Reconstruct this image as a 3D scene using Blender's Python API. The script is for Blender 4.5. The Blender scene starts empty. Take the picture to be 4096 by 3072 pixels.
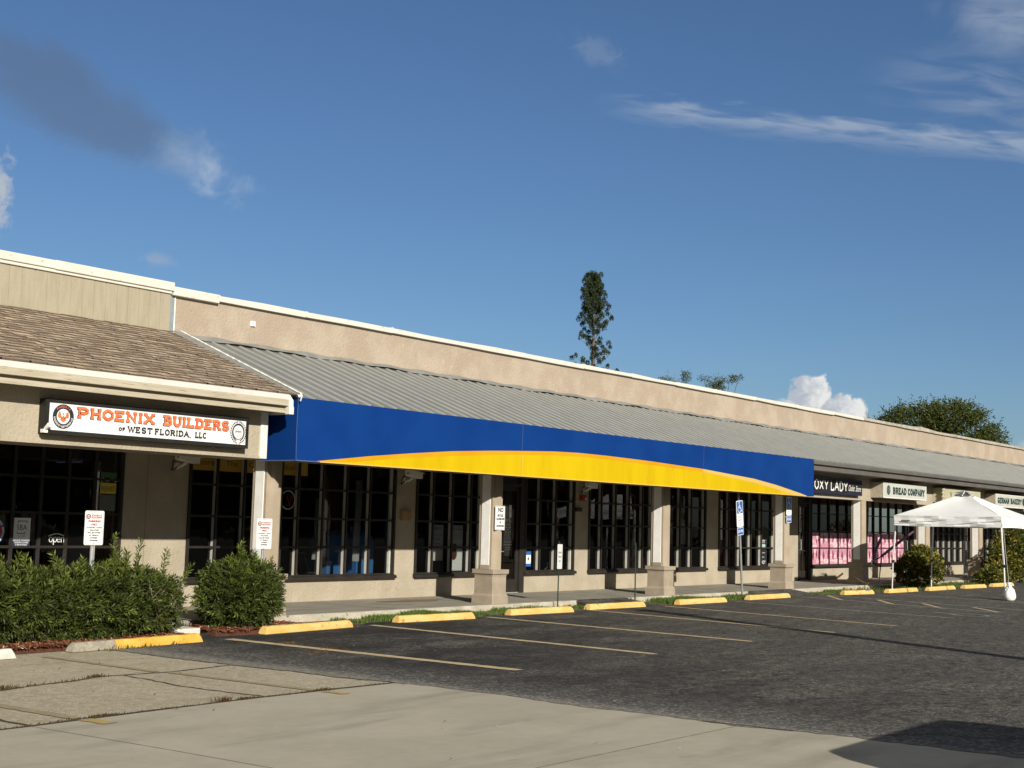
import bpy, bmesh, math, random
from mathutils import Vector, Matrix
R = math.radians
random.seed(7)
scene = bpy.context.scene

# ------------------------------------------------------------------ camera
H = 1.6
YAW, PITCH, ROLL = R(52.54), R(5.75), R(1.5)
d = Vector((math.sin(YAW)*math.cos(PITCH), math.cos(YAW)*math.cos(PITCH), math.sin(PITCH)))
r0 = Vector((math.cos(YAW), -math.sin(YAW), 0))
u0 = r0.cross(d)
rr = r0*math.cos(ROLL) + u0*math.sin(ROLL)
uu = -r0*math.sin(ROLL) + u0*math.cos(ROLL)
cam_data = bpy.data.cameras.new("camera")
cam = bpy.data.objects.new("camera", cam_data)
scene.collection.objects.link(cam)
cam.matrix_world = Matrix(((rr.x, uu.x, -d.x, 0), (rr.y, uu.y, -d.y, 0), (rr.z, uu.z, -d.z, H), (0, 0, 0, 1)))
cam_data.sensor_fit = 'HORIZONTAL'; cam_data.sensor_width = 36.0; cam_data.lens = 48.0
cam_data.clip_start = 0.1; cam_data.clip_end = 3000
scene.camera = cam

# ------------------------------------------------------------------ light
SUN = Vector((0.54, 1.0, -0.475)).normalized()          # direction the light travels
sun_el = math.asin(-SUN.z)
sun_az = math.atan2(-SUN.x, -SUN.y)                    # clockwise from +Y
scene.view_settings.view_transform = 'Standard'
scene.view_settings.look = 'None'
scene.view_settings.gamma = 1.0
scene.view_settings.exposure = 0.30
sl = bpy.data.lights.new("sun", 'SUN'); sl.energy = 4.9; sl.angle = R(0.55); sl.color = (1.0, 0.935, 0.82)
so = bpy.data.objects.new("sun", sl); scene.collection.objects.link(so)
so.rotation_euler = SUN.to_track_quat('-Z', 'Y').to_euler()

world = bpy.data.worlds.new("World"); scene.world = world; world.use_nodes = True
wn = world.node_tree; wn.nodes.clear()


class NT:
    """small helper for building node graphs"""
    def __init__(s, t): s.t = t
    def n(s, typ, **kw):
        o = s.t.nodes.new(typ)
        for k, v in kw.items(): setattr(o, k, v)
        return o
    def link(s, a, b): s.t.links.new(a, b)
    def math(s, op, a, b=None, c=None, clamp=False):
        o = s.n('ShaderNodeMath', operation=op); o.use_clamp = clamp
        for i, x in enumerate((a, b, c)):
            if x is None: continue
            if isinstance(x, (int, float)): o.inputs[i].default_value = x
            else: s.link(x, o.inputs[i])
        return o.outputs[0]
    def mixc(s, f, a, b, blend='MIX'):
        o = s.n('ShaderNodeMix', data_type='RGBA', blend_type=blend)
        for i, x in ((0, f), (6, a), (7, b)):
            if isinstance(x, (int, float)): o.inputs[i].default_value = x
            elif isinstance(x, tuple): o.inputs[i].default_value = (*x[:3], 1)
            else: s.link(x, o.inputs[i])
        return o.outputs[2]
    def dot(s, v, vec):
        o = s.n('ShaderNodeVectorMath', operation='DOT_PRODUCT'); s.link(v, o.inputs[0]); o.inputs[1].default_value = vec
        return o.outputs['Value']
    def noise(s, v, scale, detail=3, rough=.55, dist=0.0):
        o = s.n('ShaderNodeTexNoise'); o.inputs['Scale'].default_value = scale
        o.inputs['Detail'].default_value = detail; o.inputs['Roughness'].default_value = rough
        o.inputs['Distortion'].default_value = dist
        if v is not None: s.link(v, o.inputs['Vector'])
        return o.outputs['Fac']
    def ramp(s, f, a, b):
        o = s.n('ShaderNodeMapRange'); o.interpolation_type = 'SMOOTHSTEP'
        s.link(f, o.inputs[0]); o.inputs[1].default_value = a; o.inputs[2].default_value = b
        return o.outputs[0]
    def comb(s, x, y, z):
        o = s.n('ShaderNodeCombineXYZ')
        for i, q in enumerate((x, y, z)):
            if isinstance(q, (int, float)): o.inputs[i].default_value = q
            else: s.link(q, o.inputs[i])
        return o.outputs[0]
    def scalev(s, v, sc):
        o = s.n('ShaderNodeVectorMath', operation='MULTIPLY'); s.link(v, o.inputs[0]); o.inputs[1].default_value = sc
        return o.outputs[0]


W = NT(wn)
sky = W.n('ShaderNodeTexSky'); sky.sky_type = 'NISHITA'; sky.sun_disc = False
sky.sun_elevation = sun_el; sky.sun_rotation = sun_az
sky.altitude = 0; sky.air_density = 1.0; sky.dust_density = 0.35; sky.ozone_density = 3.0
tc = W.n('ShaderNodeTexCoord'); D = tc.outputs['Generated']


def cloud(c, e, half, pts=None):
    """local cloud coordinates: a along the long axis, b across, both 0 in the middle and 1 at the rim"""
    c = Vector(c).normalized(); e = Vector(e); e = (e - c*e.dot(c)).normalized(); f = c.cross(e)
    dc = W.math('MAXIMUM', W.dot(D, c), 0.01)
    a = W.math('DIVIDE', W.dot(D, e), dc); b = W.math('DIVIDE', W.dot(D, f), dc)
    return W.math('DIVIDE', a, half[0]), W.math('DIVIDE', b, half[1])


def rim(a, b, p=2.0):
    return W.math('SQRT', W.math('ADD', W.math('POWER', W.math('ABSOLUTE', a), p), W.math('POWER', W.math('ABSOLUTE', b), p)))


def band(x, lo0, lo1, hi0, hi1):
    return W.math('MULTIPLY', W.ramp(x, lo0, lo1), W.math('SUBTRACT', 1.0, W.ramp(x, hi0, hi1)))


col = sky.outputs[0]
SKYMUL = W.n('ShaderNodeVectorMath', operation='MULTIPLY'); W.link(col, SKYMUL.inputs[0]); SKYMUL.inputs[1].default_value = (0.82, 1.0, 1.22)
col = SKYMUL.outputs[0]
# unseen bright cloud added behind and above the photographer to neutralise blue fill
el = W.dot(D, (0, 0, 1)); bk = W.dot(D, (-.42, -.9, .1))
nb = W.noise(D, 3.2, 5, .6, .3)
mb_ = W.math('MAXIMUM', W.ramp(el, .50, .72), W.ramp(bk, -.05, .35))
col = W.mixc(W.math('MULTIPLY', W.math('MULTIPLY', mb_, W.ramp(nb, .30, .52)), .80), col, (4.7, 4.4, 3.9))
# long grey cloud reaching in from the left, sunlit white at its right end
a, b = cloud((0.5427, 0.7931, 0.2764), Vector((0.6136, 0.7525, 0.2394)) - Vector((0.484, 0.8202, 0.3048)), (0.112, 0.030))
nz = W.noise(D, 16, 5, .6, .4); nz2 = W.noise(D, 45, 4, .6, .3)
rr1 = rim(a, b)
m = W.ramp(W.math('ADD', W.math('ADD', rr1, W.math('MULTIPLY', W.math('SUBTRACT', nz, .5), 1.7)), W.math('MULTIPLY', W.math('SUBTRACT', nz2, .5), .35)), 1.12, .30)
lit = W.ramp(W.math('ADD', a, W.math('MULTIPLY', W.math('SUBTRACT', nz2, .5), .35)), .42, .86)
ccol = W.mixc(lit, (1.79, 2.42, 3.68), (9.55, 10.47, 11.38))
col = W.mixc(W.math('MULTIPLY', m, W.math('ADD', .52, W.math('MULTIPLY', lit, .42))), col, ccol)
# small broken cumulus at the left edge
a, b = cloud((0.507, 0.834, 0.213), (0, 0, 1), (0.030, 0.013))
n3 = W.noise(D, 60, 5, .65, .8)
m = W.ramp(W.math('ADD', rim(a, b), W.math('MULTIPLY', W.math('SUBTRACT', n3, .5), 2.6)), 1.0, .1)
col = W.mixc(W.math('MULTIPLY', m, .8), col, (8.05, 8.58, 9.10))
# tiny wisps
for c, e, h, o in (((0.6014, 0.779, 0.1772), (1, -.77, 0.0), (.015, .0065), .42), ((0.7789, 0.5304, 0.3346), (1, -1.2, -.75), (.026, .013), .20),
                   ((0.735, 0.585, 0.30), (1, -1.2, -.3), (.012, .006), .0), ((.79, .5, .36), (0, 0, 1), (.02, .01), .0)):
    if o == 0: continue
    a, b = cloud(c, e, h)
    m = W.ramp(W.math('ADD', rim(a, b), W.math('MULTIPLY', W.math('SUBTRACT', n3, .5), 2.0)), 1.05, .1)
    col = W.mixc(W.math('MULTIPLY', m, o), col, (5.95, 7.00, 8.40))
# cirrus: a thin bright streak with a fan of veils above its right end
c0 = Vector((0.875, 0.393, 0.279)); e0 = Vector((0.9224, 0.2842, 0.2614)) - Vector((0.8116, 0.5042, 0.2951))
a, b = cloud(c0, e0, (0.17, 0.0125))
str_v = W.comb(W.math('MULTIPLY', a, 2.2), W.math('MULTIPLY', b, 1.0), 0.0)
ns = W.noise(str_v, 1.6, 4, .5, .4)
bb = W.math('ADD', b, W.math('MULTIPLY', W.math('SUBTRACT', ns, .5), 2.4))
wid = W.math('ABSOLUTE', bb)
m = W.math('MULTIPLY', W.ramp(wid, 1.0, .0), band(a, -1.06, -.55, 1.3, 2.2))
m = W.math('MULTIPLY', m, W.ramp(ns, .25, .65))
col = W.mixc(W.math('MULTIPLY', m, .62), col, (6.48, 7.52, 9.10))
a2, b2 = cloud((0.917, 0.29, 0.300), e0, (0.095, 0.034))
sv2 = W.comb(W.math('MULTIPLY', a2, 1.6), W.math('MULTIPLY', b2, 2.6), 3.0)
ns2 = W.noise(sv2, 1.3, 5, .5, .6)
m = W.math('MULTIPLY', W.ramp(rim(a2, b2), 1.15, .1), W.ramp(ns2, .34, .76))
col = W.mixc(W.math('MULTIPLY', m, .42), col, (5.95, 7.00, 8.75))
a3, b3 = cloud((0.896, 0.279, 0.345), e0, (0.05, 0.026))
m = W.math('MULTIPLY', W.ramp(W.math('ADD', rim(a3, b3), W.math('MULTIPLY', W.math('SUBTRACT', nz, .5), 1.5)), 1.15, .15), W.ramp(ns2, .2, .6))
col = W.mixc(W.math('MULTIPLY', m, .50), col, (6.30, 7.35, 8.92))
# bright cumulus on the horizon behind the roof
n5 = W.noise(D, 130, 5, .62, .3); n6 = W.noise(D, 70, 4, .6, .6)
for c, h in (((0.9022, 0.4215, 0.088), (.0175, .026)), ((0.9118, 0.401, 0.082), (.0195, .0165)), ((0.893, 0.44, 0.083), (.012, .0095))):
    a, b = cloud(c, (1, -2, 0), h)
    m = W.ramp(W.math('ADD', rim(a, b), W.math('MULTIPLY', W.math('SUBTRACT', n6, .5), 1.1)), 1.0, .78)
    cc = W.mixc(W.ramp(W.math('ADD', W.math('MULTIPLY', a, -.45), W.math('MULTIPLY', n5, 1.0)), .75, .2), (7.35, 8.05, 9.10), (13.30, 13.30, 12.95))
    col = W.mixc(W.math('MULTIPLY', m, .97 if h[0] > .013 else .45), col, cc)
a, b = cloud((0.957, 0.284, 0.060), (1, -3, 0), (.012, .006))
m = W.ramp(W.math('ADD', rim(a, b), W.math('MULTIPLY', W.math('SUBTRACT', n6, .5), 1.3)), 1.0, .4)
col = W.mixc(W.math('MULTIPLY', m, .5), col, (8.75, 9.28, 9.80))
bg = W.n('ShaderNodeBackground'); W.link(col, bg.inputs[0]); bg.inputs[1].default_value = 0.051
wo = W.n('ShaderNodeOutputWorld'); W.link(bg.outputs[0], wo.inputs[0])

# ------------------------------------------------------------------ materials
MATS = {}


def mat(name, c, rough=.7, c2=None, s=3.0, lo=.35, hi=.65, bump=0.0, bs=60.0, spec=.5, metal=0.0, stretch=None, c3=None, s3=20.0, lo3=.6, hi3=.7, attr=None, trans=0.0, detail=4):
    """procedural Principled material: two noise-mixed colours, an optional third patchy one, optional bump"""
    if name in MATS: return MATS[name]
    m = bpy.data.materials.new(name); m.use_nodes = True; MATS[name] = m
    t = NT(m.node_tree); p = m.node_tree.nodes['Principled BSDF']; out = m.node_tree.nodes['Material Output']
    geo = t.n('ShaderNodeNewGeometry'); P = geo.outputs['Position']
    PS = t.scalev(P, stretch) if stretch else P
    colr = None
    if c2:
        colr = t.mixc(t.ramp(t.noise(PS, s, detail), lo, hi), c, c2)
    if c3:
        colr = t.mixc(t.ramp(t.noise(PS, s3, 5, .65), lo3, hi3), colr if colr else c, c3)
    if attr:
        at = t.n('ShaderNodeAttribute'); at.attribute_name = attr
        colr = t.mixc(1.0, colr if colr else c, at.outputs['Color'], 'MULTIPLY')
    if colr is None: p.inputs['Base Color'].default_value = (*c, 1)
    else: t.link(colr, p.inputs['Base Color'])
    p.inputs['Roughness'].default_value = rough
    p.inputs['Specular IOR Level'].default_value = spec
    p.inputs['Metallic'].default_value = metal
    if bump:
        bn = t.n('ShaderNodeBump'); bn.inputs['Strength'].default_value = bump; bn.inputs['Distance'].default_value = .02
        t.link(t.noise(P, bs, 4, .6), bn.inputs['Height']); t.link(bn.outputs[0], p.inputs['Normal'])
    if trans:
        tr = t.n('ShaderNodeBsdfTranslucent'); mx = t.n('ShaderNodeMixShader'); mx.inputs[0].default_value = trans
        if colr is None: tr.inputs[0].default_value = (*c, 1)
        else: t.link(colr, tr.inputs[0])
        t.link(p.outputs[0], mx.inputs[1]); t.link(tr.outputs[0], mx.inputs[2]); t.link(mx.outputs[0], out.inputs[0])
    return m


def glass_mat(name, tint, gl=1.0):
    m = bpy.data.materials.new(name); m.use_nodes = True; MATS[name] = m
    nt = m.node_tree; nt.nodes.clear(); t = NT(nt)
    out = t.n('ShaderNodeOutputMaterial'); tr = t.n('ShaderNodeBsdfTransparent'); tr.inputs[0].default_value = (*tint, 1)
    gs = t.n('ShaderNodeBsdfGlossy'); gs.inputs['Roughness'].default_value = .015; gs.inputs[0].default_value = (.9, .9, .9, 1)
    fr = t.n('ShaderNodeFresnel'); fr.inputs[0].default_value = 1.5
    geo = t.n('ShaderNodeNewGeometry')
    bn = t.n('ShaderNodeBump'); bn.inputs['Strength'].default_value = .12; bn.inputs['Distance'].default_value = .012
    t.link(t.noise(t.scalev(geo.outputs['Position'], (1.6, 1.6, .8)), 2.2, 2), bn.inputs['Height'])
    t.link(bn.outputs[0], gs.inputs['Normal'])
    mx = t.n('ShaderNodeMixShader'); t.link(t.math('MULTIPLY', fr.outputs[0], gl), mx.inputs[0])
    t.link(tr.outputs[0], mx.inputs[1]); t.link(gs.outputs[0], mx.inputs[2]); t.link(mx.outputs[0], out.inputs[0])
    return m


STUCCO = mat('beige_stucco', (.365, .318, .240), .92, (.415, .365, .280), 2.2, bump=.8, bs=22, spec=.15, c3=(.315, .27, .20), s3=6, lo3=.60, hi3=.78)
STUCCO_UP = mat('weathered_pink_stucco', (.365, .298, .23), .93, (.42, .355, .28), 1.7, .38, .66, bump=.8, bs=20, spec=.12, c3=(.50, .44, .35), s3=5, lo3=.60, hi3=.74)
STUCCO_COL = mat('column_stucco', (.345, .285, .21), .9, (.39, .33, .25), 3, bump=.35, bs=45, spec=.15)
PEDST = mat('tan_pedestal_stucco', (.31, .258, .195), .92, (.36, .305, .235), 4, bump=.5, bs=40, spec=.15)
WHITEP = mat('white_stucco_panel', (.86, .85, .81), .88, (.80, .79, .76), 6, bump=.35, bs=70, spec=.2)
WHITE_TRIM = mat('white_trim_paint', (.70, .69, .64), .6, (.64, .625, .57), 4, .45, .7, bump=.1, bs=20)
COPING = mat('white_coping_metal', (.63, .62, .555), .5, (.58, .565, .50), 3, .4, .75, c3=(.42, .39, .32), s3=9, lo3=.60, hi3=.72)
COPING2 = mat('stained_coping_metal', (.44, .40, .33), .6, (.31, .28, .22), 3, .4, .7, c3=(.18, .16, .13), s3=7, lo3=.58, hi3=.72)
BOARD = mat('tan_wood_siding', (.325, .29, .212), .85, (.36, .322, .24), 5, bump=.3, bs=40, stretch=(3, 3, .5), spec=.2)
WOODF = mat('weathered_fascia_board', (.40, .355, .265), .85, (.47, .425, .325), 3, stretch=(.6, 2, 9), c3=(.20, .15, .09), s3=5.5, lo3=.57, hi3=.72, bump=.3, bs=30, spec=.2)
GREY_FASCIA = mat('grey_gutter_metal', (.095, .088, .078), .6, (.12, .11, .098), 2)
ROOFM = mat('galvalume_roof_metal', (.178, .185, .178), .55, (.20, .207, .199), 1.2, metal=.05, c3=(.16, .165, .157), s3=1.5, lo3=.56, hi3=.75, spec=.3)
FLASH = mat('grey_flashing', (.20, .20, .19), .6, (.25, .25, .235), 4)
BLUEFLASH = mat('blue_grey_flashing', (.22, .26, .28), .5, (.26, .30, .32), 5)
CAULK = mat('white_caulk', (.75, .73, .66), .8)
SHING = mat('brown_shingles', (1, 1, 1), .95, (.80, .78, .76), 30, bump=.5, bs=160, attr='tint', spec=.1)
BROWN = mat('dark_brown_frame', (.021, .018, .015), .55, (.028, .024, .020), 5, spec=.3)
REVEAL = mat('pale_mullion_reveal', (.50, .49, .44), .8, (.44, .43, .385), 6)
REVEAL_D = mat('dark_mullion_reveal', (.050, .042, .034), .7)
GLASS = glass_mat('tinted_window_glass', (.50, .52, .52), .85)
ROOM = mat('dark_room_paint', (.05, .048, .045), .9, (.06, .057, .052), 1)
CEIL = mat('walkway_ceiling', (.30, .26, .20), .9, (.34, .30, .24), 2)
BLUE = mat('blue_awning_vinyl', (.0030, .034, .178), .6, (.004, .040, .195), 1.5, c3=(.016, .048, .165), s3=.5, lo3=.66, hi3=.85, bump=.06, bs=3, spec=.10)
YEL = mat('yellow_awning_vinyl', (.535, .365, .003), .6, (.575, .41, .004), 1.2, c3=(.43, .285, .006), s3=2.5, lo3=.58, hi3=.80, stretch=(2.2, 1, .4), spec=.10)
ORA = mat('orange_awning_trim', (.58, .275, .006), .6, (.60, .31, .012), 1.5, c3=(.46, .26, .02), s3=6, lo3=.66, hi3=.8, spec=.10)
PALEY = mat('pale_awning_hem', (.62, .41, .10), .6)
SEAMB = mat('faded_blue_seam', (.075, .12, .24), .6)
ASPH_N = None
CONC_CURB = mat('curb_concrete', (.40, .365, .285), .95, (.48, .445, .36), 5, c3=(.17, .15, .11), s3=10, lo3=.58, hi3=.70, bump=.5, bs=30, spec=.15)
SIDEW = mat('sidewalk_concrete', (.27, .252, .208), .93, (.33, .31, .26), 1.5, c3=(.205, .185, .145), s3=2.4, lo3=.58, hi3=.75, bump=.2, bs=50, spec=.15, stretch=(1, 2, 1))
YPAINT = mat('yellow_wheel_stop_paint', (.66, .42, .125), .85, (.73, .49, .185), 4, c3=(.36, .27, .14), s3=13, lo3=.58, hi3=.66, bump=.5, bs=45, spec=.15)
YPAINT2 = mat('deep_yellow_paint', (.68, .37, .055), .85, (.72, .43, .085), 4, c3=(.36, .26, .12), s3=15, lo3=.58, hi3=.66, bump=.5, bs=45, spec=.15)
BARE = mat('bare_aggregate_concrete', (.36, .33, .26), .95, (.28, .255, .20), 20, c3=(.60, .56, .46), s3=45, lo3=.60, hi3=.68, bump=.6, bs=60, spec=.15)
PALEC = mat('pale_concrete', (.62, .60, .52), .9, (.52, .51, .47), 6, bump=.3, bs=50)
LINEY = mat('faded_yellow_line_paint', (.53, .43, .255), .95, (.44, .36, .22), 8, c3=(.12, .115, .105), s3=26, lo3=.57, hi3=.70, spec=.1)
LINEF = mat('worn_yellow_line_paint', (.40, .325, .17), .95, (.30, .25, .15), 3, c3=(.26, .24, .185), s3=30, lo3=.44, hi3=.58, spec=.1)
LINEG = mat('faded_blue_grey_line_paint', (.33, .33, .31), .95, (.26, .26, .25), 6, c3=(.10, .095, .09), s3=30, lo3=.56, hi3=.7, spec=.1)
SIGNW = mat('white_sign_sheeting', (.78, .78, .76), .45, spec=.3)
SIGNBLK = mat('black_sign_cabinet', (.014, .014, .012), .6, (.022, .021, .019), 4, bump=.1, bs=30, spec=.3)
INK = mat('dark_ink', (.018, .02, .028), .6)
INKBROWN = mat('dark_brown_ink', (.13, .045, .03), .6)
INKGREEN = mat('dark_green_ink', (.02, .05, .045), .6)
REDINK = mat('red_ink', (.34, .012, .012), .6)
ORINK = mat('orange_red_ink', (.78, .15, .05), .55, (.82, .20, .08), 6, spec=.2)
SBLUE = mat('sign_blue', (.02, .12, .42), .5)
GALV = mat('galvanised_steel', (.42, .43, .42), .45, (.52, .53, .52), 12, metal=.4)
GREENP = mat('green_post_paint', (.012, .030, .022), .6)
PAPER = mat('paper_white', (.82, .82, .78), .8)
CAMW = mat('camera_housing', (.78, .76, .70), .5)
RUST = mat('tan_box_paint', (.40, .26, .12), .7, (.30, .19, .09), 14)
REDB = mat('red_alarm_plastic', (.32, .012, .02), .45)
DARKB = mat('dark_box_plastic', (.02, .018, .016), .5)
TENT = mat('white_tent_fabric', (.90, .905, .90), .75, (.87, .875, .87), 3, trans=.14, bump=.12, bs=5, spec=.2)
TENTM = mat('tent_leg_enamel', (.74, .75, .75), .4)
BAG = mat('white_sack', (.80, .80, .78), .8, bump=.6, bs=14)
PINK = mat('pink_film', (.56, .24, .31), .5, (.62, .33, .40), 9)
PINKL = mat('light_pink_film', (.78, .55, .57), .5, (.70, .42, .48), 14)
PINKD = mat('plum_film', (.16, .035, .08), .5, (.30, .08, .15), 9)
PINKM = mat('rose_film', (.50, .20, .28), .5, (.58, .29, .37), 12)
PURP = mat('purple_cloth', (.085, .035, .07), .7, (.12, .05, .09), 8)
CREAM = mat('cream_sign_face', (.46, .44, .30), .6, (.41, .39, .27), 3)
SIGNG = mat('pale_grey_sign_face', (.52, .53, .48), .6, (.46, .47, .43), 3)
LEAF_H = mat('podocarpus_leaf', (.052, .070, .015), .5, attr='tint', trans=.2, spec=.22)
LEAF_C = mat('croton_leaf', (.13, .135, .026), .5, attr='tint', trans=.25, spec=.3)
LEAF_T = mat('tree_leaf', (.066, .088, .026), .6, attr='tint', trans=.2, spec=.2)
LEAF_P = mat('pine_needles', (.040, .062, .032), .6, attr='tint', trans=.1, spec=.2)
LEAF_B = mat('broad_leaf', (.16, .26, .045), .45, attr='tint', trans=.28, spec=.4)
BARK = mat('grey_bark', (.13, .11, .088), .95, (.09, .075, .06), 9, bump=.6, bs=18)
TWIG = mat('twig_bark', (.16, .12, .08), .95)
GRASSM = mat('grass_blade', (.095, .155, .035), .7, attr='tint', trans=.25, spec=.2)
WEEDM = mat('dry_weed', (.060, .050, .026), .9, attr='tint', spec=.1)
MULCHM = mat('red_mulch_chip', (.22, .085, .05), .95, attr='tint', spec=.1)
SOILM = mat('mulch_soil', (.095, .042, .026), .98, (.14, .06, .038), 14, bump=.8, bs=40, spec=.1)
WOODPOLE = mat('utility_pole_wood', (.18, .14, .10), .9, (.24, .19, .14), 6)
VANP = mat('van_paint', (.30, .31, .33), .35)
TYRE = mat('tyre_rubber', (.02, .02, .02), .9)
DGLASS = mat('dark_auto_glass', (.015, .017, .02), .1)
MAILB = mat('blue_box_paint', (.07, .24, .56), .5)
REFLSTRIP = mat('white_reflection_strip', (.74, .74, .70), .9, (.62, .62, .58), 4, stretch=(12, 12, .3), trans=.3)
NEON = mat('neon_tube_red', (.5, .06, .03), .4)

# ------------------------------------------------------------------ mesh helpers
COLL = scene.collection


class MB:
    def __init__(s): s.v = []; s.f = []; s.m = []; s.c = []
    def face(s, pts, mi=0, tint=None):
        i = len(s.v); s.v.extend([tuple(p) for p in pts]); s.f.append(tuple(range(i, i+len(pts)))); s.m.append(mi); s.c.append(tint)
    def box(s, x0, x1, y0, y1, z0, z1, mi=0, tint=None):
        i = len(s.v)
        s.v += [(x0, y0, z0), (x1, y0, z0), (x1, y1, z0), (x0, y1, z0), (x0, y0, z1), (x1, y0, z1), (x1, y1, z1), (x0, y1, z1)]
        for q in ((0, 3, 2, 1), (4, 5, 6, 7), (0, 1, 5, 4), (1, 2, 6, 5), (2, 3, 7, 6), (3, 0, 4, 7)):
            s.f.append(tuple(i+k for k in q)); s.m.append(mi); s.c.append(tint)
        return s
    def loft(s, rings, mi=0, caps=True, closed=True):
        n = len(rings[0]); i0 = len(s.v)
        for rg in rings: s.v += [tuple(p) for p in rg]
        for k in range(len(rings)-1):
            for j in range(n if closed else n-1):
                a = i0+k*n+j; b = i0+k*n+(j+1) % n
                s.f.append((a, b, b+n, a+n)); s.m.append(mi); s.c.append(None)
        if caps:
            s.f.append(tuple(i0+j for j in reversed(range(n)))); s.m.append(mi); s.c.append(None)
            s.f.append(tuple(i0+(len(rings)-1)*n+j for j in range(n))); s.m.append(mi); s.c.append(None)
        return s
    def tube(s, p0, p1, ra, rb=None, n=10, mi=0):
        rb = ra if rb is None else rb
        p0 = Vector(p0); p1 = Vector(p1); ax = (p1-p0).normalized()
        t = Vector((0, 0, 1)) if abs(ax.z) < .9 else Vector((1, 0, 0))
        e1 = ax.cross(t).normalized(); e2 = ax.cross(e1)
        rg = []
        for p, q in ((p0, ra), (p1, rb)):
            rg.append([p+(e1*math.cos(2*math.pi*k/n)+e2*math.sin(2*math.pi*k/n))*q for k in range(n)])
        return s.loft(rg, mi)
    def path(s, pts, rad, n=8, mi=0):
        rings = []
        pts = [Vector(p) for p in pts]
        for k, p in enumerate(pts):
            ax = (pts[min(k+1, len(pts)-1)]-pts[max(k-1, 0)]).normalized()
            t = Vector((0, 0, 1)) if abs(ax.z) < .9 else Vector((1, 0, 0))
            e1 = ax.cross(t).normalized(); e2 = ax.cross(e1)
            q = rad[k] if isinstance(rad, (list, tuple)) else rad
            rings.append([p+(e1*math.cos(2*math.pi*j/n)+e2*math.sin(2*math.pi*j/n))*q for j in range(n)])
        return s.loft(rings, mi)
    def prism_x(s, prof, x0, x1, mi=0):
        """profile of (y,z) points extruded along X"""
        return s.loft([[(x0, y, z) for y, z in prof], [(x1, y, z) for y, z in prof]], mi)
    def plate(s, poly, y0, y1, mi=0):
        """outline of (x,z) points with thickness from y0 (front) to y1"""
        return s.loft([[(x, y0, z) for x, z in poly], [(x, y1, z) for x, z in poly]], mi)
    def disc(s, cx, cz, rad, y0, y1, n=28, mi=0, sx=1.0):
        return s.plate([(cx+rad*sx*math.cos(2*math.pi*k/n), cz+rad*math.sin(2*math.pi*k/n)) for k in range(n)], y0, y1, mi)


def origin(o):
    L = Vector((0, 0, 0))
    while o is not None: L += o.location; o = o.parent
    return L


def build(name, mb, mats, parent=None, base=None, smooth=False, label=None, cat=None, group=None, kind=None, bevel=0.0, local=False):
    me = bpy.data.meshes.new(name)
    off = Vector((0, 0, 0))
    if parent is not None and not local: off = origin(parent)
    elif base is not None: off = Vector(base)
    me.from_pydata([(p[0]-off.x, p[1]-off.y, p[2]-off.z) for p in mb.v], [], mb.f)
    if not isinstance(mats, (list, tuple)): mats = [mats]
    for q in mats: me.materials.append(q)
    me.polygons.foreach_set('material_index', mb.m)
    if any(c is not None for c in mb.c):
        at = me.attributes.new('tint', 'FLOAT_COLOR', 'FACE'); buf = []
        for c in mb.c: buf += [*(c or (1, 1, 1)), 1]
        at.data.foreach_set('color', buf)
    if smooth: me.polygons.foreach_set('use_smooth', [True]*len(me.polygons))
    if mb.f and len(mb.f) < 4000:
        b = bmesh.new(); b.from_mesh(me); bmesh.ops.recalc_face_normals(b, faces=b.faces); b.to_mesh(me); b.free()
    me.update()
    o = bpy.data.objects.new(name, me); COLL.objects.link(o)
    if parent is not None: o.parent = parent
    elif base is not None: o.location = base
    if bevel:
        bv = o.modifiers.new('bevel', 'BEVEL'); bv.width = bevel; bv.segments = 2; bv.limit_method = 'ANGLE'; bv.angle_limit = R(40)
    tag(o, label, cat, group, kind)
    return o


def tag(o, label=None, cat=None, group=None, kind=None):
    if label: o['label'] = label
    if cat: o['category'] = cat
    if group: o['group'] = group
    if kind: o['kind'] = kind


def thing(name, label, cat, loc, group=None):
    o = bpy.data.objects.new(name, None); o.empty_display_size = .2; COLL.objects.link(o); o.location = loc
    tag(o, label, cat, group); return o


# ------------------------------------------------------------------ lettering
def text_mesh(txt, x0, z, w, h, y, mb, mi=0, shear=0.0, align='L', thick=.003, offset=0.0):
    """adds sans lettering fitted to width w and cap height h; x0,z is the lower left, facing -Y"""
    cu = bpy.data.curves.new('lettering', 'FONT'); cu.body = txt; cu.size = 1; cu.shear = shear; cu.resolution_u = 3; cu.offset = offset
    o = bpy.data.objects.new('lettering', cu); COLL.objects.link(o)
    dg = bpy.context.evaluated_depsgraph_get(); dg.update()
    me = bpy.data.meshes.new_from_object(o.evaluated_get(dg))
    xs = [v.co.x for v in me.vertices] or [0, 1]; ys = [v.co.y for v in me.vertices] or [0, 1]
    ax, bx, ay, by = min(xs), max(xs), min(ys), max(ys)
    lo = min(ay, 0.0) if any(c in txt for c in 'gpqyj,Q') else ay
    base = ay if lo == ay and not any(c in txt for c in 'gpqyj,Q') else 0.0
    sc_z = h/max(by-base, 1e-4); sc_x = w/max(bx-ax, 1e-4)
    i = len(mb.v)
    for v in me.vertices: mb.v.append((x0+(v.co.x-ax)*sc_x, y, z+(v.co.y-base)*sc_z))
    for p in me.polygons: mb.f.append(tuple(i+k for k in p.vertices)); mb.m.append(mi); mb.c.append(None)
    bpy.data.objects.remove(o); bpy.data.curves.remove(cu); bpy.data.meshes.remove(me)


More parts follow.
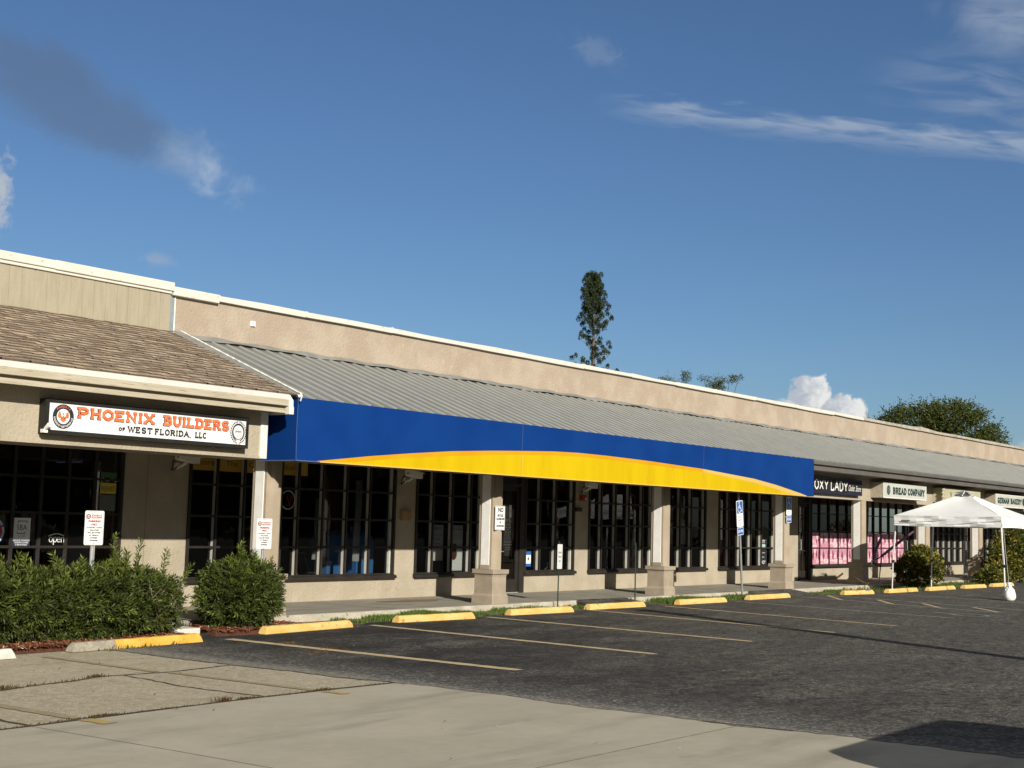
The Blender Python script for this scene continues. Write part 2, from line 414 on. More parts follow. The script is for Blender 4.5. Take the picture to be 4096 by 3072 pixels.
GLY = {
    'A': ([[(0, 0), (.5, 1), (1, 0)], [(.2, .36), (.8, .36)]], [(0, 0), (1, 0)]),
    'B': ([[(.14, 0), (.14, 1), (.62, 1), (.82, .88), (.82, .64), (.62, .53), (.14, .53)], [(.62, .53), (.9, .40), (.9, .14), (.66, 0), (.14, 0)]], [(.08, 0), (.08, 1)]),
    'C': ([[(.92, .80), (.74, .98), (.36, 1), (.08, .76), (.08, .26), (.36, 0), (.74, .02), (.92, .22)]], []),
    'D': ([[(.14, 0), (.14, 1), (.58, 1), (.92, .74), (.92, .26), (.58, 0), (.14, 0)]], [(.08, 0), (.08, 1)]),
    'E': ([[(.88, .24), (.88, 0), (.14, 0), (.14, 1), (.86, 1), (.86, .77)], [(.14, .52), (.62, .52)], [(.62, .38), (.62, .66)]], [(.08, 0), (.08, 1)]),
    'F': ([[(.14, 0), (.14, 1), (.86, 1), (.86, .77)], [(.14, .52), (.62, .52)], [(.62, .38), (.62, .66)]], [(.14, 0), (.08, 1)]),
    'G': ([[(.90, .80), (.74, .98), (.36, 1), (.08, .76), (.08, .26), (.36, 0), (.74, .02), (.88, .14), (.88, .44), (.56, .44)]], []),
    'H': ([[(.14, 0), (.14, 1)], [(.86, 0), (.86, 1)], [(.14, .5), (.86, .5)]], [(.14, 0), (.14, 1), (.86, 0), (.86, 1)]),
    'I': ([[(.5, 0), (.5, 1)]], [(.5, 0), (.5, 1)]),
    'K': ([[(.14, 0), (.14, 1)], [(.86, 1), (.14, .42)], [(.36, .58), (.90, 0)]], [(.14, 0), (.14, 1), (.86, 1), (.9, 0)]),
    'L': ([[(.14, 1), (.14, 0), (.88, 0), (.88, .26)]], [(.14, 1), (.08, 0)]),
    'M': ([[(.08, 0), (.12, 1), (.5, .2), (.88, 1), (.92, 0)]], [(.08, 0), (.92, 0), (.08, 1), (.92, 1)]),
    'N': ([[(.12, 0), (.12, 1), (.88, 0), (.88, 1)]], [(.12, 0), (.06, 1), (.88, 1)]),
    'O': ([[(.38, 0), (.06, .28), (.06, .72), (.38, 1), (.62, 1), (.94, .72), (.94, .28), (.62, 0), (.38, 0)]], []),
    'P': ([[(.14, 0), (.14, 1), (.66, 1), (.90, .86), (.90, .58), (.66, .44), (.14, .44)]], [(.14, 0), (.08, 1)]),
    'R': ([[(.14, 0), (.14, 1), (.64, 1), (.86, .88), (.86, .62), (.64, .50), (.14, .50)], [(.56, .50), (.90, 0)]], [(.14, 0), (.08, 1), (.92, 0)]),
    'S': ([[(.88, .76), (.74, .98), (.30, 1), (.10, .82), (.14, .60), (.82, .42), (.90, .20), (.70, 0), (.26, .02), (.10, .26)]], []),
    'T': ([[(.5, 0), (.5, 1)], [(.04, .74), (.04, 1), (.96, 1), (.96, .74)]], [(.5, 0)]),
    'U': ([[(.12, 1), (.12, .26), (.34, 0), (.66, 0), (.88, .26), (.88, 1)]], [(.12, 1), (.88, 1)]),
    'W': ([[(.02, 1), (.26, 0), (.5, .86), (.74, 0), (.98, 1)]], [(.02, 1), (.98, 1), (.5, .88)]),
    'V': ([[(.02, 1), (.5, 0), (.98, 1)]], [(.02, 1), (.98, 1)]),
    'X': ([[(.08, 0), (.92, 1)], [(.08, 1), (.92, 0)]], [(.08, 0), (.92, 1), (.08, 1), (.92, 0)]),
    'Y': ([[(.04, 1), (.5, .46), (.96, 1)], [(.5, .46), (.5, 0)]], [(.5, 0), (.04, 1), (.96, 1)]),
    ',': ([[(.5, .06), (.3, -.22)]], []),
}
WID = {'I': .46, 'M': 1.22, 'W': 1.35, ',': .4, ' ': .62, 'E': .92, 'L': .9, 'F': .9}
_lay = [0]


def ribbon(mb, pts, wd, y, mi):
    """flat stroke along (x,z) points with mitred corners; every stroke lies a hair in front of the last"""
    _lay[0] = (_lay[0]+1) % 40
    y = y-_lay[0]*.00006
    P = [Vector(p) for p in pts]; L = []; Rr = []
    closed = len(P) > 3 and (P[0]-P[-1]).length < 1e-6
    for k, p in enumerate(P):
        d0 = (p-P[k-1]).normalized() if k > 0 else ((P[0]-P[-2]).normalized() if closed else None)
        d1 = (P[k+1]-p).normalized() if k < len(P)-1 else ((P[1]-P[0]).normalized() if closed else None)
        if d0 is None: n = Vector((-d1.y, d1.x)); q = 1
        elif d1 is None: n = Vector((-d0.y, d0.x)); q = 1
        else:
            n0 = Vector((-d0.y, d0.x)); n1 = Vector((-d1.y, d1.x)); n = (n0+n1)
            n = n0 if n.length < .2 else n.normalized(); q = 1/max(n.dot(n0), .55)
        L.append(p+n*wd/2*q); Rr.append(p-n*wd/2*q)
    for k in range(len(P)-1):
        mb.face([(Rr[k].x, y, Rr[k].y), (Rr[k+1].x, y, Rr[k+1].y), (L[k+1].x, y, L[k+1].y), (L[k].x, y, L[k].y)], mi)


def serif_text(mb, txt, x0, z0, w, h, y, sw, mi=0, serif=.22, gap=.26):
    """stroke lettering with slab serifs, fitted to width w, cap height h"""
    tot = sum(WID.get(c, 1.0)+gap for c in txt)-gap
    u = w/tot; x = x0
    for c in txt:
        cw = WID.get(c, 1.0)*u
        if c in GLY:
            st, sf = GLY[c]
            ins = sw/2
            fx = lambda p: x+ins*.6+p*(cw-ins*1.2)
            fz = lambda q: z0+ins+q*(h-2*ins)
            for s in st: ribbon(mb, [(fx(a), fz(b)) for a, b in s], sw, y, mi)
            if serif:
                for a, b in sf:
                    hw = serif*h*.5+sw*.3
                    ribbon(mb, [(fx(a)-hw, fz(b)), (fx(a)+hw, fz(b))], sw*.92, y, mi)
        x += cw+gap*u


# ------------------------------------------------------------------ ground
def ground_mats():
    # asphalt: sealed, patchy, stone speckle, bleached next to the concrete
    m = bpy.data.materials.new('patched_asphalt'); m.use_nodes = True; t = NT(m.node_tree); p = m.node_tree.nodes['Principled BSDF']
    P = t.n('ShaderNodeNewGeometry').outputs['Position']
    sep = t.n('ShaderNodeSeparateXYZ'); t.link(P, sep.inputs[0]); X, Y = sep.outputs[0], sep.outputs[1]
    big = t.noise(t.scalev(P, (.55, 1.1, 1)), 1.0, 6, .62, .5)
    big2 = t.noise(t.scalev(P, (.35, .9, 1)), .55, 4, .6, .3)
    fine = t.noise(P, 24, 4, .8)
    vor = t.n('ShaderNodeTexVoronoi'); vor.inputs['Scale'].default_value = 30; t.link(P, vor.inputs['Vector'])
    spk = t.ramp(vor.outputs['Distance'], .34, .12)
    wear = t.math('ADD', t.math('MULTIPLY', t.ramp(big, .44, .68), .75), t.math('MULTIPLY', t.ramp(t.math('SUBTRACT', X, t.math('MULTIPLY', Y, 1.6)), -6.0, 9.0), .55))
    edge = t.math('MULTIPLY', t.ramp(t.math('ADD', X, t.math('MULTIPLY', big, 1.2)), 12.2, 10.4), .9)
    wear = t.math('ADD', wear, edge, clamp=True)
    c = t.mixc(t.ramp(big2, .35, .65), (.0165, .0165, .0175), (.026, .0255, .0255))
    c = t.mixc(t.math('MULTIPLY', wear, .62), c, (.082, .078, .070))
    stone = t.mixc(t.ramp(fine, .4, .7), (.17, .155, .125), (.46, .42, .34))
    c = t.mixc(t.math('MULTIPLY', t.math('MULTIPLY', spk, t.ramp(fine, .42, .66)), t.math('ADD', .16, t.math('MULTIPLY', wear, .75))), c, stone)
    pat = t.math('MULTIPLY', t.ramp(t.noise(t.scalev(P, (1.0, 1.6, 1)), 1.3, 5, .6, .2), .62, .74), t.ramp(Y, 9.5, 12.5))
    c = t.mixc(t.math('MULTIPLY', pat, .55), c, (.20, .19, .17))
    drk = t.ramp(t.noise(t.scalev(P, (.5, 2.2, 1)), 1.1, 4, .6, .3), .60, .74)
    c = t.mixc(t.math('MULTIPLY', drk, .6), c, (.022, .021, .020))
    mid = t.noise(t.scalev(P, (1.0, 1.5, 1)), 4.5, 8, .78, .2)
    g_ = t.ramp(mid, .30, .70)
    c = t.mixc(1.0, c, t.comb(t.math('ADD', .46, g_), t.math('ADD', .46, g_), t.math('ADD', .46, g_)), 'MULTIPLY')
    vr = t.n('ShaderNodeTexVoronoi'); vr.inputs['Scale'].default_value = 36; t.link(P, vr.inputs['Vector'])
    sv = t.n('ShaderNodeSeparateColor'); t.link(vr.outputs['Color'], sv.inputs[0])
    peb = t.ramp(sv.outputs[0], .72, .92)
    grit = t.ramp(t.noise(t.scalev(P, (1, 1.4, 1)), 13, 6, .85), .42, .64)
    near = t.ramp(t.math('ADD', X, t.math('MULTIPLY', mid, 1.6)), 12.6, 10.7)
    c = t.mixc(t.math('MULTIPLY', t.math('MULTIPLY', near, grit), .62), c, (.20, .20, .195))
    lip = t.ramp(t.math('ADD', X, t.math('MULTIPLY', mid, .45)), 10.72, 10.35)
    c = t.mixc(t.math('MULTIPLY', lip, t.math('ADD', .25, t.math('MULTIPLY', grit, .55))), c, (.34, .32, .27))
    bay = t.math('MULTIPLY', t.ramp(t.noise(t.scalev(P, (.55, 1.5, 1)), .95, 5, .7, .2), .52, .66), t.ramp(Y, 9.0, 12.0))
    c = t.mixc(t.math('MULTIPLY', t.math('MULTIPLY', bay, grit), .80), c, (.22, .218, .208))
    far = t.math('MULTIPLY', t.ramp(t.math('SUBTRACT', X, t.math('MULTIPLY', Y, .9)), 1.5, 10.0), t.ramp(mid, .36, .62))
    c = t.mixc(t.math('MULTIPLY', far, .42), c, (.135, .125, .105))
    pale = t.math('MULTIPLY', t.ramp(t.noise(t.scalev(P, (.8, 1.3, 1)), 9, 6, .8, .1), .54, .72), t.math('ADD', .10, t.math('MULTIPLY', wear, .5)))
    c = t.mixc(pale, c, (.26, .24, .195))
    c = t.mixc(t.math('MULTIPLY', peb, t.math('ADD', .06, t.math('MULTIPLY', t.math('MAXIMUM', near, t.math('MULTIPLY', wear, .7)), .42))), c, (.40, .38, .33))
    t.link(c, p.inputs['Base Color']); p.inputs['Roughness'].default_value = .93; p.inputs['Specular IOR Level'].default_value = .25
    bn = t.n('ShaderNodeBump'); bn.inputs['Strength'].default_value = .8; bn.inputs['Distance'].default_value = .02
    t.link(t.math('ADD', t.math('MULTIPLY', spk, .5), fine), bn.inputs['Height']); t.link(bn.outputs[0], p.inputs['Normal'])
    # smooth concrete
    m2 = bpy.data.materials.new('smooth_concrete_paving'); m2.use_nodes = True; t = NT(m2.node_tree); p = m2.node_tree.nodes['Principled BSDF']
    P = t.n('ShaderNodeNewGeometry').outputs['Position']
    c = t.mixc(t.ramp(t.noise(P, .9, 5, .6, .3), .35, .68), (.385, .358, .280), (.435, .405, .320))
    st = t.ramp(t.noise(t.scalev(P, (.28, 1.5, 1)), 1.0, 4, .55, .2), .50, .70)
    c = t.mixc(t.math('MULTIPLY', st, .75), c, (.265, .245, .195))
    c = t.mixc(t.math('MULTIPLY', t.ramp(t.noise(P, 120, 2, .7), .35, .7), .25), c, (.32, .30, .24))
    c = t.mixc(t.ramp(t.noise(t.scalev(P, (2, 5, 1)), 7, 3, .6), .74, .80), c, (.50, .48, .40))
    c = t.mixc(1.0, c, t.mixc(t.ramp(t.noise(P, 6.0, 8, .8, .2), .32, .68), (.945, .945, .945), (1.03, 1.03, 1.03)), 'MULTIPLY')
    c = t.mixc(t.math('MULTIPLY', t.ramp(t.noise(t.scalev(P, (1, 2, 1)), 1.7, 5, .7, .4), .64, .72), .35), c, (.20, .19, .16))
    t.link(c, p.inputs['Base Color']); p.inputs['Roughness'].default_value = .9; p.inputs['Specular IOR Level'].default_value = .2
    # exposed aggregate concrete
    m3 = bpy.data.materials.new('exposed_aggregate_concrete'); m3.use_nodes = True; t = NT(m3.node_tree); p = m3.node_tree.nodes['Principled BSDF']
    P = t.n('ShaderNodeNewGeometry').outputs['Position']
    vor = t.n('ShaderNodeTexVoronoi'); vor.inputs['Scale'].default_value = 30; t.link(P, vor.inputs['Vector'])
    spk = t.ramp(vor.outputs['Distance'], .42, .14); fine = t.noise(P, 24, 4, .75)
    c = t.mixc(t.ramp(t.noise(P, .8, 5, .6, .3), .35, .68), (.325, .285, .205), (.39, .345, .255))
    c = t.mixc(t.math('MULTIPLY', spk, t.ramp(fine, .4, .62)), c, (.64, .59, .47))
    c = t.mixc(t.math('MULTIPLY', t.ramp(t.noise(P, 7, 7, .78), .40, .66), .55), c, (.50, .445, .33))
    sv = t.n('ShaderNodeSeparateColor'); t.link(vor.outputs['Color'], sv.inputs[0])
    c = t.mixc(t.math('MULTIPLY', t.ramp(sv.outputs[0], .62, .9), .32), c, (.62, .57, .46)); c = t.mixc(t.math('MULTIPLY', t.ramp(sv.outputs[1], .70, .95), .22), c, (.17, .145, .105))
    dk = t.ramp(t.noise(t.scalev(P, (.5, 1.3, 1)), 1.2, 4, .6, .3), .58, .76)
    c = t.mixc(t.math('MULTIPLY', dk, .5), c, (.235, .20, .14))
    t.link(c, p.inputs['Base Color']); p.inputs['Roughness'].default_value = .95; p.inputs['Specular IOR Level'].default_value = .15
    bn = t.n('ShaderNodeBump'); bn.inputs['Strength'].default_value = .6; bn.inputs['Distance'].default_value = .02
    t.link(t.math('ADD', spk, fine), bn.inputs['Height']); t.link(bn.outputs[0], p.inputs['Normal'])
    return m, m2, m3


ASPH, SMOOTH, AGG = ground_mats()
GSOIL = mat('far_ground', (.14, .135, .10), .95, (.10, .11, .06), .3, spec=.1)
g = MB(); g.face([(-900, -900, -.012), (1500, -900, -.012), (1500, 1500, -.012), (-900, 1500, -.012)]); build('ground', g, GSOIL, kind='structure')


def wavy(pts, amp, step=.12):
    out = []
    for k in range(len(pts)-1):
        a = Vector(pts[k]); b = Vector(pts[k+1]); n = max(1, int((b-a).length/step))
        for j in range(n):
            q = a.lerp(b, j/n); out.append((q.x+random.uniform(-amp, amp), q.y+random.uniform(-amp, amp)*.4))
    out.append(tuple(pts[-1])); return out


# asphalt apron boundary: x about 10.15, stepping back beside the aggregate slab
edge = wavy([(10.26, -30), (10.24, 3.2), (10.24, 4.6), (10.10, 5.3), (10.14, 6.3), (10.10, 7.0), (10.19, 7.8), (10.18, 8.6), (10.13, 9.2), (10.05, 9.6), (10.05, 10.5), (9.97, 11.3), (9.95, 12.3), (9.95, 13.35)], .028, .09)
g = MB(); i0 = 0
for k in range(len(edge)-1):
    (xa, ya), (xb, yb) = edge[k], edge[k+1]
    g.face([(xa, ya, .004), (120, ya, .004), (120, yb, .004), (xb, yb, .004)])
g.face([(9.95, 13.35, .004), (120, 13.35, .004), (120, 15.3, .004), (9.95, 15.3, .004)])
build('asphalt_lot', g, ASPH, kind='structure')
def slab_poly(nm, poly, z, m):
    g = MB(); g.face([(x, y, z) for x, y in poly]); return build(nm, g, m, kind='structure')
slab_poly('smooth_concrete_drive', [(-60, -60), (10.5, -60), (10.5, 9.02), (10.1, 9.10), (8.2, 9.14), (6.0, 9.03), (-20, 8.9), (-60, 8.8)], 0.0, SMOOTH)
slab_poly('aggregate_concrete_apron', [(-60, 8.6), (6.0, 8.83), (8.2, 8.94), (10.4, 8.9), (10.4, 14.6), (-60, 14.6)], -.004, AGG)

# cracks and joints: thin dark strips, weeds growing in the big ones
CRACK = mat('crack_dirt', (.045, .038, .028), .98, (.07, .06, .045), 30)
JOINT = mat('joint_shadow_dirt', (.17, .155, .125), .98)


def crack(mb, pts, w, z, mi=0, jag=.02):
    P = wavy(pts, jag, .10)
    for k in range(len(P)-1):
        a = Vector(P[k]); b = Vector(P[k+1])
        if (b-a).length < 1e-4: continue
        n = Vector((-(b-a).y, (b-a).x)).normalized()*w*(.55+.45*abs(math.sin(k*1.7)))*.5
        mb.face([(a.x-n.x, a.y-n.y, z), (b.x-n.x, b.y-n.y, z), (b.x+n.x, b.y+n.y, z), (a.x+n.x, a.y+n.y, z)], mi)


g = MB()
crack(g, [(-6, 10.6), (5.5, 10.85), (7.04, 10.99), (7.43, 11.11), (7.84, 11.16), (8.35, 11.32), (8.56, 11.28), (9.14, 11.21), (9.95, 11.32)], .045, .0005)
crack(g, [(8.54, 11.25), (8.49, 10.68), (8.42, 10.2), (8.46, 9.61), (8.5, 9.2)], .03, .001)
crack(g, [(6.08, 9.65), (6.08, 9.1)], .05, .001)
crack(g, [(5.2, 9.02), (6.0, 9.05), (7.15, 9.12), (8.2, 9.15), (9.4, 9.16), (10.1, 9.12)], .05, .0035, jag=.012)
crack(g, [(10.12, 5.7), (10.16, 5.2), (10.2, 4.9)], .04, .006)
crack(g, [(10.35, 4.4), (10.9, 4.0), (11.0, 3.6), (11.3, 3.2)], .03, .006)
build('pavement_cracks', g, CRACK, kind='structure')
g = MB()
crack(g, [(6.06, 9.05), (6.1, 8.28), (6.14, 7.5), (6.2, 5.38)], .012, .002, jag=.002)
crack(g, [(2, 5.40), (7.43, 5.38), (8.37, 5.37), (10.2, 5.35)], .014, .002, jag=.002)
crack(g, [(7.2, 12.5), (8.03, 12.57), (8.9, 12.61), (9.76, 12.4)], .012, .0015, jag=.01)
build('pavement_joints', g, JOINT, kind='structure')

# painted stall lines
def stripe(mb, a, b, w, z, n=24):
    a = Vector(a); b = Vector(b); nrm = Vector((-(b-a).y, (b-a).x)).normalized()*w/2
    for k in range(n):
        p = a.lerp(b, k/n); q = a.lerp(b, (k+1)/n)
        j0 = nrm*(1+.12*math.sin(k*2.3)); j1 = nrm*(1+.12*math.sin((k+1)*2.3))
        mb.face([(p.x-j0.x, p.y-j0.y, z), (q.x-j1.x, q.y-j1.y, z), (q.x+j1.x, q.y+j1.y, z), (p.x+j0.x, p.y+j0.y, z)])


g = MB()
for a, b, w_ in (((11.94, 13.62), (11.98, 8.98), .165), ((15.18, 14.15), (14.82, 9.0), .145), ((18.08, 14.24), (17.60, 9.1), .13), ((21.26, 14.35), (20.26, 9.05), .115), ((23.70, 14.2), (22.68, 9.02), .11)):
    stripe(g, a, b, w_, .0085)
for a, b in (((31.35, 14.18), (29.75, 13.1)), ((30.72, 12.66), (29.2, 11.64)), ((30.29, 11.42), (28.8, 10.43)), ((29.95, 10.17), (28.5, 9.1))):
    stripe(g, a, b, .10, .0085)
stripe(g, (30.2, 9.0), (31.4, 7.9), .10, .0085)
build('yellow_stall_lines', g, LINEY, kind='structure')
g = MB()
stripe(g, (26.75, 14.25), (25.75, 9.1), .10, .0085); stripe(g, (30.16, 14.3), (28.5, 9.0), .10, .0085)
stripe(g, (31.45, 14.2), (29.95, 9.0), .10, .0085); stripe(g, (34.2, 13.6), (32.9, 9.0), .09, .0085)
stripe(g, (27.3, 10.05), (27.05, 9.55), .09, .0085, 4)
for k in range(14):
    a0 = 2*math.pi*k/14; a1 = 2*math.pi*(k+1)/14
    stripe(g, (27.05+.34*math.cos(a0), 9.25+.34*math.sin(a0)), (27.05+.34*math.cos(a1), 9.25+.34*math.sin(a1)), .08, .0085, 1)
build('faded_accessible_bay_lines', g, LINEG, kind='structure')
g = MB()
stripe(g, (8.97, 13.2), (8.98, 11.3), .10, .0022); stripe(g, (9.05, 11.2), (9.14, 9.15), .10, .0022)
stripe(g, (9.14, 9.08), (9.16, 8.82), .11, .004, 4); stripe(g, (6.47, 11.2), (6.54, 9.15), .12, .0022); stripe(g, (6.54, 9.07), (6.56, 8.76), .13, .004, 4)
build('worn_lines_on_concrete', g, LINEF, kind='structure')
g = MB()
stripe(g, (9.15, 9.02), (9.16, 8.82), .10, .0055, 3); stripe(g, (6.545, 9.04), (6.56, 8.78), .12, .0055, 3)
build('bright_line_ends', g, mat('ochre_line_paint', (.46, .34, .13), .95, (.40, .30, .13), 8, spec=.1), kind='structure')

# sidewalk with curb face, ramp and joints
g = MB()
g.box(-10, 62, 15.16, 17.42, -.02, .12)
build('sidewalk', g, SIDEW, kind='structure')
g = MB(); prev = None
random.seed(3)
xs = [13.15+.12*k for k in range(330)]
for k in range(len(xs)-1):
    def yo(x): return 15.06+.014*math.sin(x*3.1)+.012*math.sin(x*11.3)
    xa, xb = xs[k], xs[k+1]
    if 21.9 < xa < 23.6 or 28.95 < xa < 31.2: continue
    rows = []
    for x in (xa, xb):
        y = yo(x); rows.append([(x, y, -.02), (x, y, .095+.012*math.sin(x*7.7)), (x, y+.03, .122), (x, 15.17, .1235)])
    for j in range(3): g.face([rows[0][j], rows[1][j], rows[1][j+1], rows[0][j+1]])
build('curb_edge', g, CONC_CURB, kind='structure')
g = MB()
for x0, x1 in ((21.9, 23.7), (28.95, 31.3)):
    g.face([(x0-.2, 14.45, .010), (x1+.2, 14.45, .010), (x1, 15.17, .126), (x0, 15.17, .126)])
    g.face([(x0-.2, 14.45, .010), (x0, 15.17, .126), (x0, 15.17, -.01)]); g.face([(x1+.2, 14.45, .010), (x1, 15.17, -.01), (x1, 15.17, .126)])
build('asphalt_curb_ramp', g, ASPH, kind='structure')
g = MB()
for x in (16.9, 21.9, 26.6, 31.6, 36.5, 41, 46): crack(g, [(x, 15.1), (x+.02, 17.39)], .02, .1225, jag=.002)
build('sidewalk_joints', g, mat('sidewalk_joint_dirt', (.10, .09, .075), .98), kind='structure')
g = MB()
for cx, cy, a in ((18.9, 16.6, .8), (13.2, 16.5, .5)):
    pts = [(cx+a*(1+.25*math.sin(3*q))*math.cos(q), cy+.22*(1+.3*math.sin(5*q+1))*math.sin(q), .1236) for q in [2*math.pi*k/22 for k in range(22)]]
    g.face(pts)
build('rust_stain', g, mat('rust_stain_on_concrete', (.24, .17, .12), .95, (.22, .125, .075), 3, .45, .7, spec=.15), kind='structure')

# mulch beds (a low mound each) and the little concrete slab between them
g = MB()
def mound(poly, z): 
    cx = sum(p[0] for p in poly)/len(poly); cy = sum(p[1] for p in poly)/len(poly)
    for k in range(len(poly)):
        a = poly[k]; b = poly[(k+1) % len(poly)]
        ia = (a[0]+(cx-a[0])*.12, a[1]+(cy-a[1])*.3); ib = (b[0]+(cx-b[0])*.12, b[1]+(cy-b[1])*.3)
        g.face([(a[0], a[1], .0), (b[0], b[1], .0), (ib[0], ib[1], z), (ia[0], ia[1], z)]); g.face([(ia[0], ia[1], z), (ib[0], ib[1], z), (cx, cy, z)])
mound([(2, 13.45), (8.9, 13.58), (9.7, 13.6), (10.9, 13.75), (11.75, 14.25), (11.6, 15.15), (2, 15.15)], .07)
mound([(12.05, 14.0), (12.75, 13.92), (14.0, 14.55), (14.3, 15.05), (12.5, 15.1)], .06)
build('mulch_bed', g, SOILM, kind='structure')
g = MB(); random.seed(5)
def chip_in(x0, x1, y0, y1, z, n, colr):
    for _ in range(n):
        x = random.uniform(x0, x1); y = random.uniform(y0, y1); L = random.uniform(.02, .06); a = random.uniform(0, math.pi); w = .006
        e = Vector((math.cos(a), math.sin(a), random.uniform(-.4, .4)))*L; n_ = Vector((-math.sin(a), math.cos(a), random.uniform(-.5, .5)))*w
        p = Vector((x, y, z+random.uniform(0, .015))); q = random.uniform(.5, 1.6); s = colr if random.random() > .06 else (2.6, 5, 6)
        g.face([p-e-n_, p+e-n_, p+e+n_, p-e+n_], 0, (q*s[0], q*s[1], q*s[2]))
chip_in(8.6, 11.5, 13.6, 14.3, .062, 5200, (1, 1, 1)); chip_in(5, 8.6, 13.52, 14.3, .055, 2500, (1, 1, 1)); chip_in(12.2, 14.0, 14.0, 15.0, .06, 2600, (1, 1, 1))
build('mulch_chips', g, MULCHM, kind='stuff', label='loose red-brown bark chips covering the planting beds under the hedges', cat='mulch')
g = MB(); g.box(11.62, 12.15, 14.42, 15.15, -.01, .085); build('stepping_slab', g, PALEC, kind='structure', bevel=.015)


# grass strip, sprouts and weeds
def blades(mb, n, region, h, col=(1, 1, 1), w=.006, lean=.6):
    for _ in range(n):
        x, y, z, k = region()
        hh = h*random.uniform(.4, 1.2)*k; a = random.uniform(0, 2*math.pi); l = random.uniform(.1, lean)*hh
        t = Vector((math.cos(a), math.sin(a), 0)); s = Vector((-t.y, t.x, 0))*w
        p = Vector((x, y, z)); q = random.uniform(.55, 1.5); wq = random.uniform(.85, 1.3)
        c = (q*wq*col[0], q*col[1], q*.9*col[2])
        mid = p+t*l*.4+Vector((0, 0, hh*.65)); top = p+t*l+Vector((0, 0, hh))
        mb.face([p-s, p+s, mid+s*.7, top, mid-s*.7], 0, c)


g = MB(); random.seed(11)
def strip_region(x0, x1, ya=14.42, yb=15.05):
    def f():
        while True:
            x = random.uniform(x0, x1); y = random.uniform(ya, yb)
            k = .55+.45*math.sin(x*2.3)+.35*math.sin(x*5.9+1)
            if random.random() < max(.08, k): return x, y, .008, max(.45, min(1.3, .6+.5*k))
    return f
blades(g, 5200, strip_region(15.2, 18.9), .085); blades(g, 1700, strip_region(18.9, 22.3), .075); blades(g, 500, strip_region(22.5, 24.0, 14.5, 15.0), .05)
blades(g, 2600, strip_region(24.0, 27.4), .10); blades(g, 1500, strip_region(27.4, 29.4), .08); blades(g, 900, strip_region(31.3, 34), .07); blades(g, 2600, strip_region(34, 44, 14.1, 15.0), .11)
build('grass_strip', g, GRASSM, kind='stuff', label='ragged green grass growing between the curb and the yellow wheel stops', cat='grass')
g = MB()
def soil_strip(x0, x1):
    n = int((x1-x0)/.25)
    for k in range(n):
        xa = x0+(x1-x0)*k/n; xb = x0+(x1-x0)*(k+1)/n
        ya = 14.42+.08*math.sin(xa*4.1)+.05*math.sin(xa*9); yb = 14.42+.08*math.sin(xb*4.1)+.05*math.sin(xb*9)
        g.face([(xa, ya, .007), (xb, yb, .007), (xb, 15.1, .016), (xa, 15.1, .016)])
soil_strip(13.9, 21.8); soil_strip(23.9, 28.9); soil_strip(31.4, 46)
build('soil_strip', g, mat('verge_soil', (.11, .095, .06), .98, (.17, .15, .10), 9, bump=.6, bs=30, spec=.1), kind='structure')
g = MB(); random.seed(21)
def crack_region(pts):
    P = wavy(pts, .02, .1)
    def f():
        while True:
            k = random.randrange(len(P)-1); x, y = P[k]
            if random.random() < max(.04, min(1, .9*(math.sin(x*3.1)+math.sin(x*7.7+1)+.8*math.sin(x*13.0+y*5))-.75)): return x+random.gauss(0, .05), y+random.gauss(0, .010), 0, random.uniform(.4, 1.1)
    return f
blades(g, 1200, crack_region([(5.5, 10.85), (7.04, 10.99), (7.43, 11.11), (7.84, 11.16), (8.35, 11.32)]), .035, (1.1, 1, .8), .004, 1.2)
blades(g, 900, crack_region([(5.8, 9.05), (7.15, 9.12), (8.2, 9.15), (10.1, 9.12)]), .028, (1, .85, .8), .004, 1.2)
def clump(x, y, sp): return lambda: (x+random.gauss(0, sp), y+random.gauss(0, sp*.6), 0, 1)
blades(g, 70, clump(8.02, 9.16, .04), .045, (1.15, .85, .7), .004, 1.4); blades(g, 60, clump(7.1, 11.02, .05), .04, (1, 1.1, .7), .004, 1.2); blades(g, 40, clump(9.2, 9.15, .04), .03, (1.1, .9, .7), .004, 1.2)
for x, y in ((10.2, 13.42), (10.5, 13.45), (11.0, 13.5), (9.95, 13.38)): blades(g, 45, clump(x, y, .08), .05, (.9, 1.4, .7), .005, 1)
blades(g, 60, clump(12.12, 12.72, .10), .03, (2.0, 1.25, .7), .005, 1.5); blades(g, 50, clump(12.05, 11.92, .10), .03, (2.0, 1.2, .7), .005, 1.5); blades(g, 40, clump(11.6, 11.7, .08), .025, (1.8, 1.2, .7), .005, 1.5)
build('crack_weeds', g, WEEDM, kind='stuff', label='dry brown weeds and moss growing along the concrete cracks', cat='weeds')
g = MB(); random.seed(31)
for _ in range(170):
    x = random.uniform(7, 24); y = random.uniform(5, 13.5); s = random.uniform(.006, .02); a = random.uniform(0, 3)
    e = Vector((math.cos(a), math.sin(a), 0))*s; n_ = Vector((-e.y, e.x, 0))*.5; p = Vector((x, y, .011))
    q = random.choice([(5, 6, 9), (1, .8, .6), (2, 1.2, .8), (.6, .5, .4)])
    g.face([p-e, p+n_, p+e+Vector((0, 0, .008)), p-n_], 0, q)
build('ground_litter', g, WEEDM, kind='stuff', label='scattered dead leaves and pale pebbles on the paving', cat='litter')

# ------------------------------------------------------------------ buildings
YW = 17.4
bld = thing('shop_building', 'long beige strip mall building with grey ribbed metal canopy roof and columns', 'building', (13.75, 17.4, 0))
lft = thing('shop_building', 'beige shop unit with brown shingle roof and tan siding parapet on the left', 'building', (6, 17.4, 0))

ROWS = (1.06, 1.56, 2.07, 2.55)


